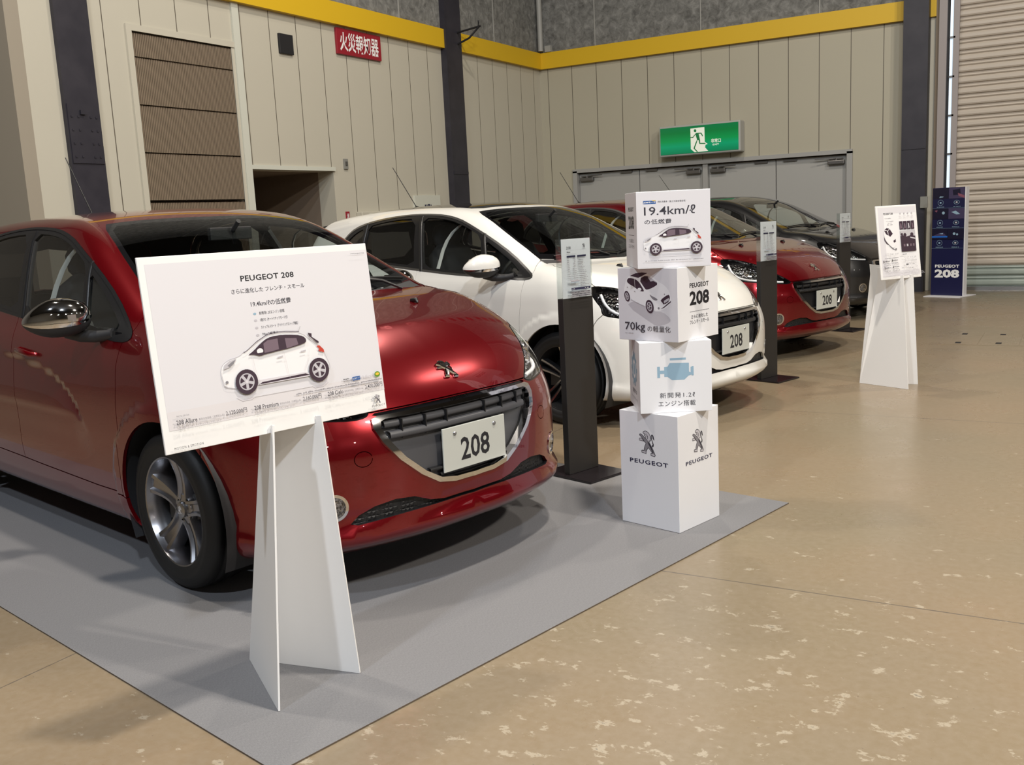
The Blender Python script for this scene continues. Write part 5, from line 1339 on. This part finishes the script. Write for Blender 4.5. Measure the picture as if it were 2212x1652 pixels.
# ---- price stands between the cars
def spec_sheet(p):
    p.fit('208', -.065, .098, -.035, .112, 'ink'); p.lion(.055, .112, .022); p.fit('PEUGEOT', .045, .094, .066, .0975, 'ink_grey')
    p.rect(-.065, .0925, .075, .0930, 'ink_pale'); p.fit('Allure', -.063, .080, -.040, .088, 'ink2'); p.greek(-.066, .072, .07, .003, 'ink_pale', rnd)
    for x0, x1 in ((-.065, -.007), (.006, .066)):
        p.rect(x0, .057, x1, .066, 'ink_navy')
    for r_ in range(18):
        y = .050-.0105*r_*.86
        if r_ < 13: p.greek(-.064, y, .012, .0045, 'ink_grey', rnd, .9); p.greek(-.035 if r_ > 5 else -.024, y, .028 if r_ > 5 else .016, .0045, 'ink_grey', rnd, .9)
        p.greek(.006, y, .03+.03*rnd.random(), .0042, 'ink_grey', rnd, .85)
    p.rect(-.062, -.071, -.004, -.058, 'ink_pale'); p.greek(-.062, -.070, .058, .004, 'ink_sky', rnd, 1); p.greek(-.062, -.064, .058, .004, 'ink_grey', rnd, 1)
    p.rect(-.063, -.1085, .068, -.0965, 'ink_navy'); p.greek(-.060, -.104, .022, .004, 'ink_white', rnd); p.greek(.025, -.104, .032, .004, 'ink_white', rnd)
    for k in range(3): p.rect(-.063, -.124-.009*k, .068, -.1165-.009*k, 'ink_grey'); p.greek(-.06, -.1225-.009*k, .12, .004, 'ink', rnd, .7)
    p.greek(-.062, -.146, .04, .003, 'ink_pale', rnd)
def price_stand(label, c, yaw, H=1.212):
    root = thing('price_stand', label, 'stand', frame(c[0], c[1], .006 if c[1] < 5 else 0, radians(yaw)), 'price stands between the cars')
    # local x runs along the face, -y looks to the viewer
    o = MB(); o.box(-.145, .145, -.185, .155, .0, .012, 'stand_base'); bevel(o.build('base_plate', root), .002)
    o = MB(); o.box(-.110, .110, -.012, .026, .0125, H-.298, 'stand_black'); bevel(o.build('post', root), .002)
    hd = MB()
    for y in (-.012, .0255): hd.box(-.110, .110, y-.0015, y+.0015, H-.2975, H, 'acrylic')
    for x in (-.109, .109): hd.box(x-.001, x+.001, -.0105, .024, H-.2975, H, 'acrylic')
    hd = hd.build('sheet_holder', root)
    o = MB(); o.box(-.105, .105, -.0085, -.0075, H-.297, H-.003, 'paper'); o.build('spec_sheet', hd)
    p = Print(.0003); spec_sheet(p); p.build('sheet_print', hd, Matrix(((1.07, 0, 0, -.0), (0, 0, -1, -.0085), (0, .98, 0, H-.150), (0, 0, 0, 1))))
price_stand('dark price stand between the nearest red car and the white car', (-2.182, 4.418), 73.0)
price_stand('dark price stand between the white car and the second red car', (-2.035, 7.43), 72.0)
price_stand('dark price stand between the second red car and the black car', (-2.08, 10.50), 72.0)
# ---- navy totem
tt = thing('totem_sign', 'tall navy totem sign with photo tiles in front of the roller shutter', 'sign', frame(-1.48, 14.27, 0, radians(-20.0)))
o = MB(); o.box(-.235, .265, -.20, .26, 0, .012, 'totem_edge'); bevel(o.build('base_plate', tt), .002)
o = MB(); o.box(-.218, .218, -.03, .05, .0125, 1.44, 'totem_navy'); o.box(.218, .232, -.034, .054, .0125, 1.44, 'totem_edge'); o.box(-.218, .218, .05, .054, .0125, 1.44, 'totem_edge'); o.build('panel', tt)
p = Print(.0003)
p.fit('PEUGEOT', -.165, .385, .165, .425, 'ink_white', .035, 1.05); p.fit('208', -.168, .25, .168, .362, 'ink_white', .045)
M['tile_a'] = mat('photo_tile_dark', (.012, .011, .03), .3); M['tile_b'] = mat('photo_tile_violet', (.055, .045, .10), .3); M['tile_c'] = mat('photo_tile_blue', (.02, .14, .55), .3); M['tile_d'] = mat('photo_tile_pink', (.22, .08, .12), .3)
for r_ in range(3):
    for c_ in range(2):
        x0 = -.216+.217*c_; y1 = 1.435-.265*r_; y0 = y1-.262
        p.rect(x0+.002, y1-.14, x0+.214, y1-.002, 'tile_b' if (r_, c_) in ((0, 1), (1, 1)) else 'tile_a'); p.rect(x0, y0, x0+.216, y0+.0015, 'ink_sky')
        cx = x0+.108
        if (r_, c_) == (2, 0): p.poly([(x0+.01, y1-.10), (x0+.10, y1-.06), (x0+.16, y1-.055), (x0+.20, y1-.10)], 'tile_b'); p.rect(x0+.002, y1-.118, x0+.214, y1-.098, 'tile_c'); p.poly([(x0+.10, y1-.068), (x0+.155, y1-.06), (x0+.15, y1-.075)], 'ink_sky')
        if (r_, c_) == (0, 1): p.poly([(x0+.05, y1-.03), (x0+.15, y1-.015), (x0+.16, y1-.09), (x0+.06, y1-.10)], 'tile_a'); p.poly([(x0+.12, y1-.07), (x0+.21, y1-.105), (x0+.21, y1-.14), (x0+.13, y1-.11)], 'tile_d')
        if (r_, c_) == (0, 0): p.poly([(cx-.01, y1-.105), (cx+.04, y1-.11), (cx+.03, y1-.12), (cx-.02, y1-.125)], 'ink_sky')
        if (r_, c_) == (1, 0): p.poly([(x0+.03, y1-.03), (x0+.07, y1-.02), (x0+.06, y1-.05)], 'tile_d'); p.disc(x0+.15, y1-.06, .02, 'ink_sky', 12)
        if (r_, c_) == (1, 1): p.poly([(x0+.04, y1-.05), (x0+.10, y1-.035), (x0+.16, y1-.08), (x0+.11, y1-.085)], 'ink_sky')
        if (r_, c_) == (2, 1): p.disc(cx-.02, y1-.07, .018, 'ink_sky', 12); p.disc(cx+.02, y1-.08, .014, 'ink_sky', 12)
        for k in range(16):
            a = 2*pi*k/16; p.disc(cx+.036*cos(a), y1-.19+.036*sin(a)*(1 if c_ == 0 else .7), .004, 'ink_sky', 8)
        p.disc(cx, y1-.19, .014, 'ink_sky' if c_ == 0 else 'ink_pale', 14, .011); p.greek(cx-.05, y0+.012, .10, .010, 'ink_sky', rnd, .9)
p.build('totem_print', tt, Matrix(((1, 0, 0, 0), (0, 0, -1, -.0301), (0, 1, 0, 0), (0, 0, 0, 1))))
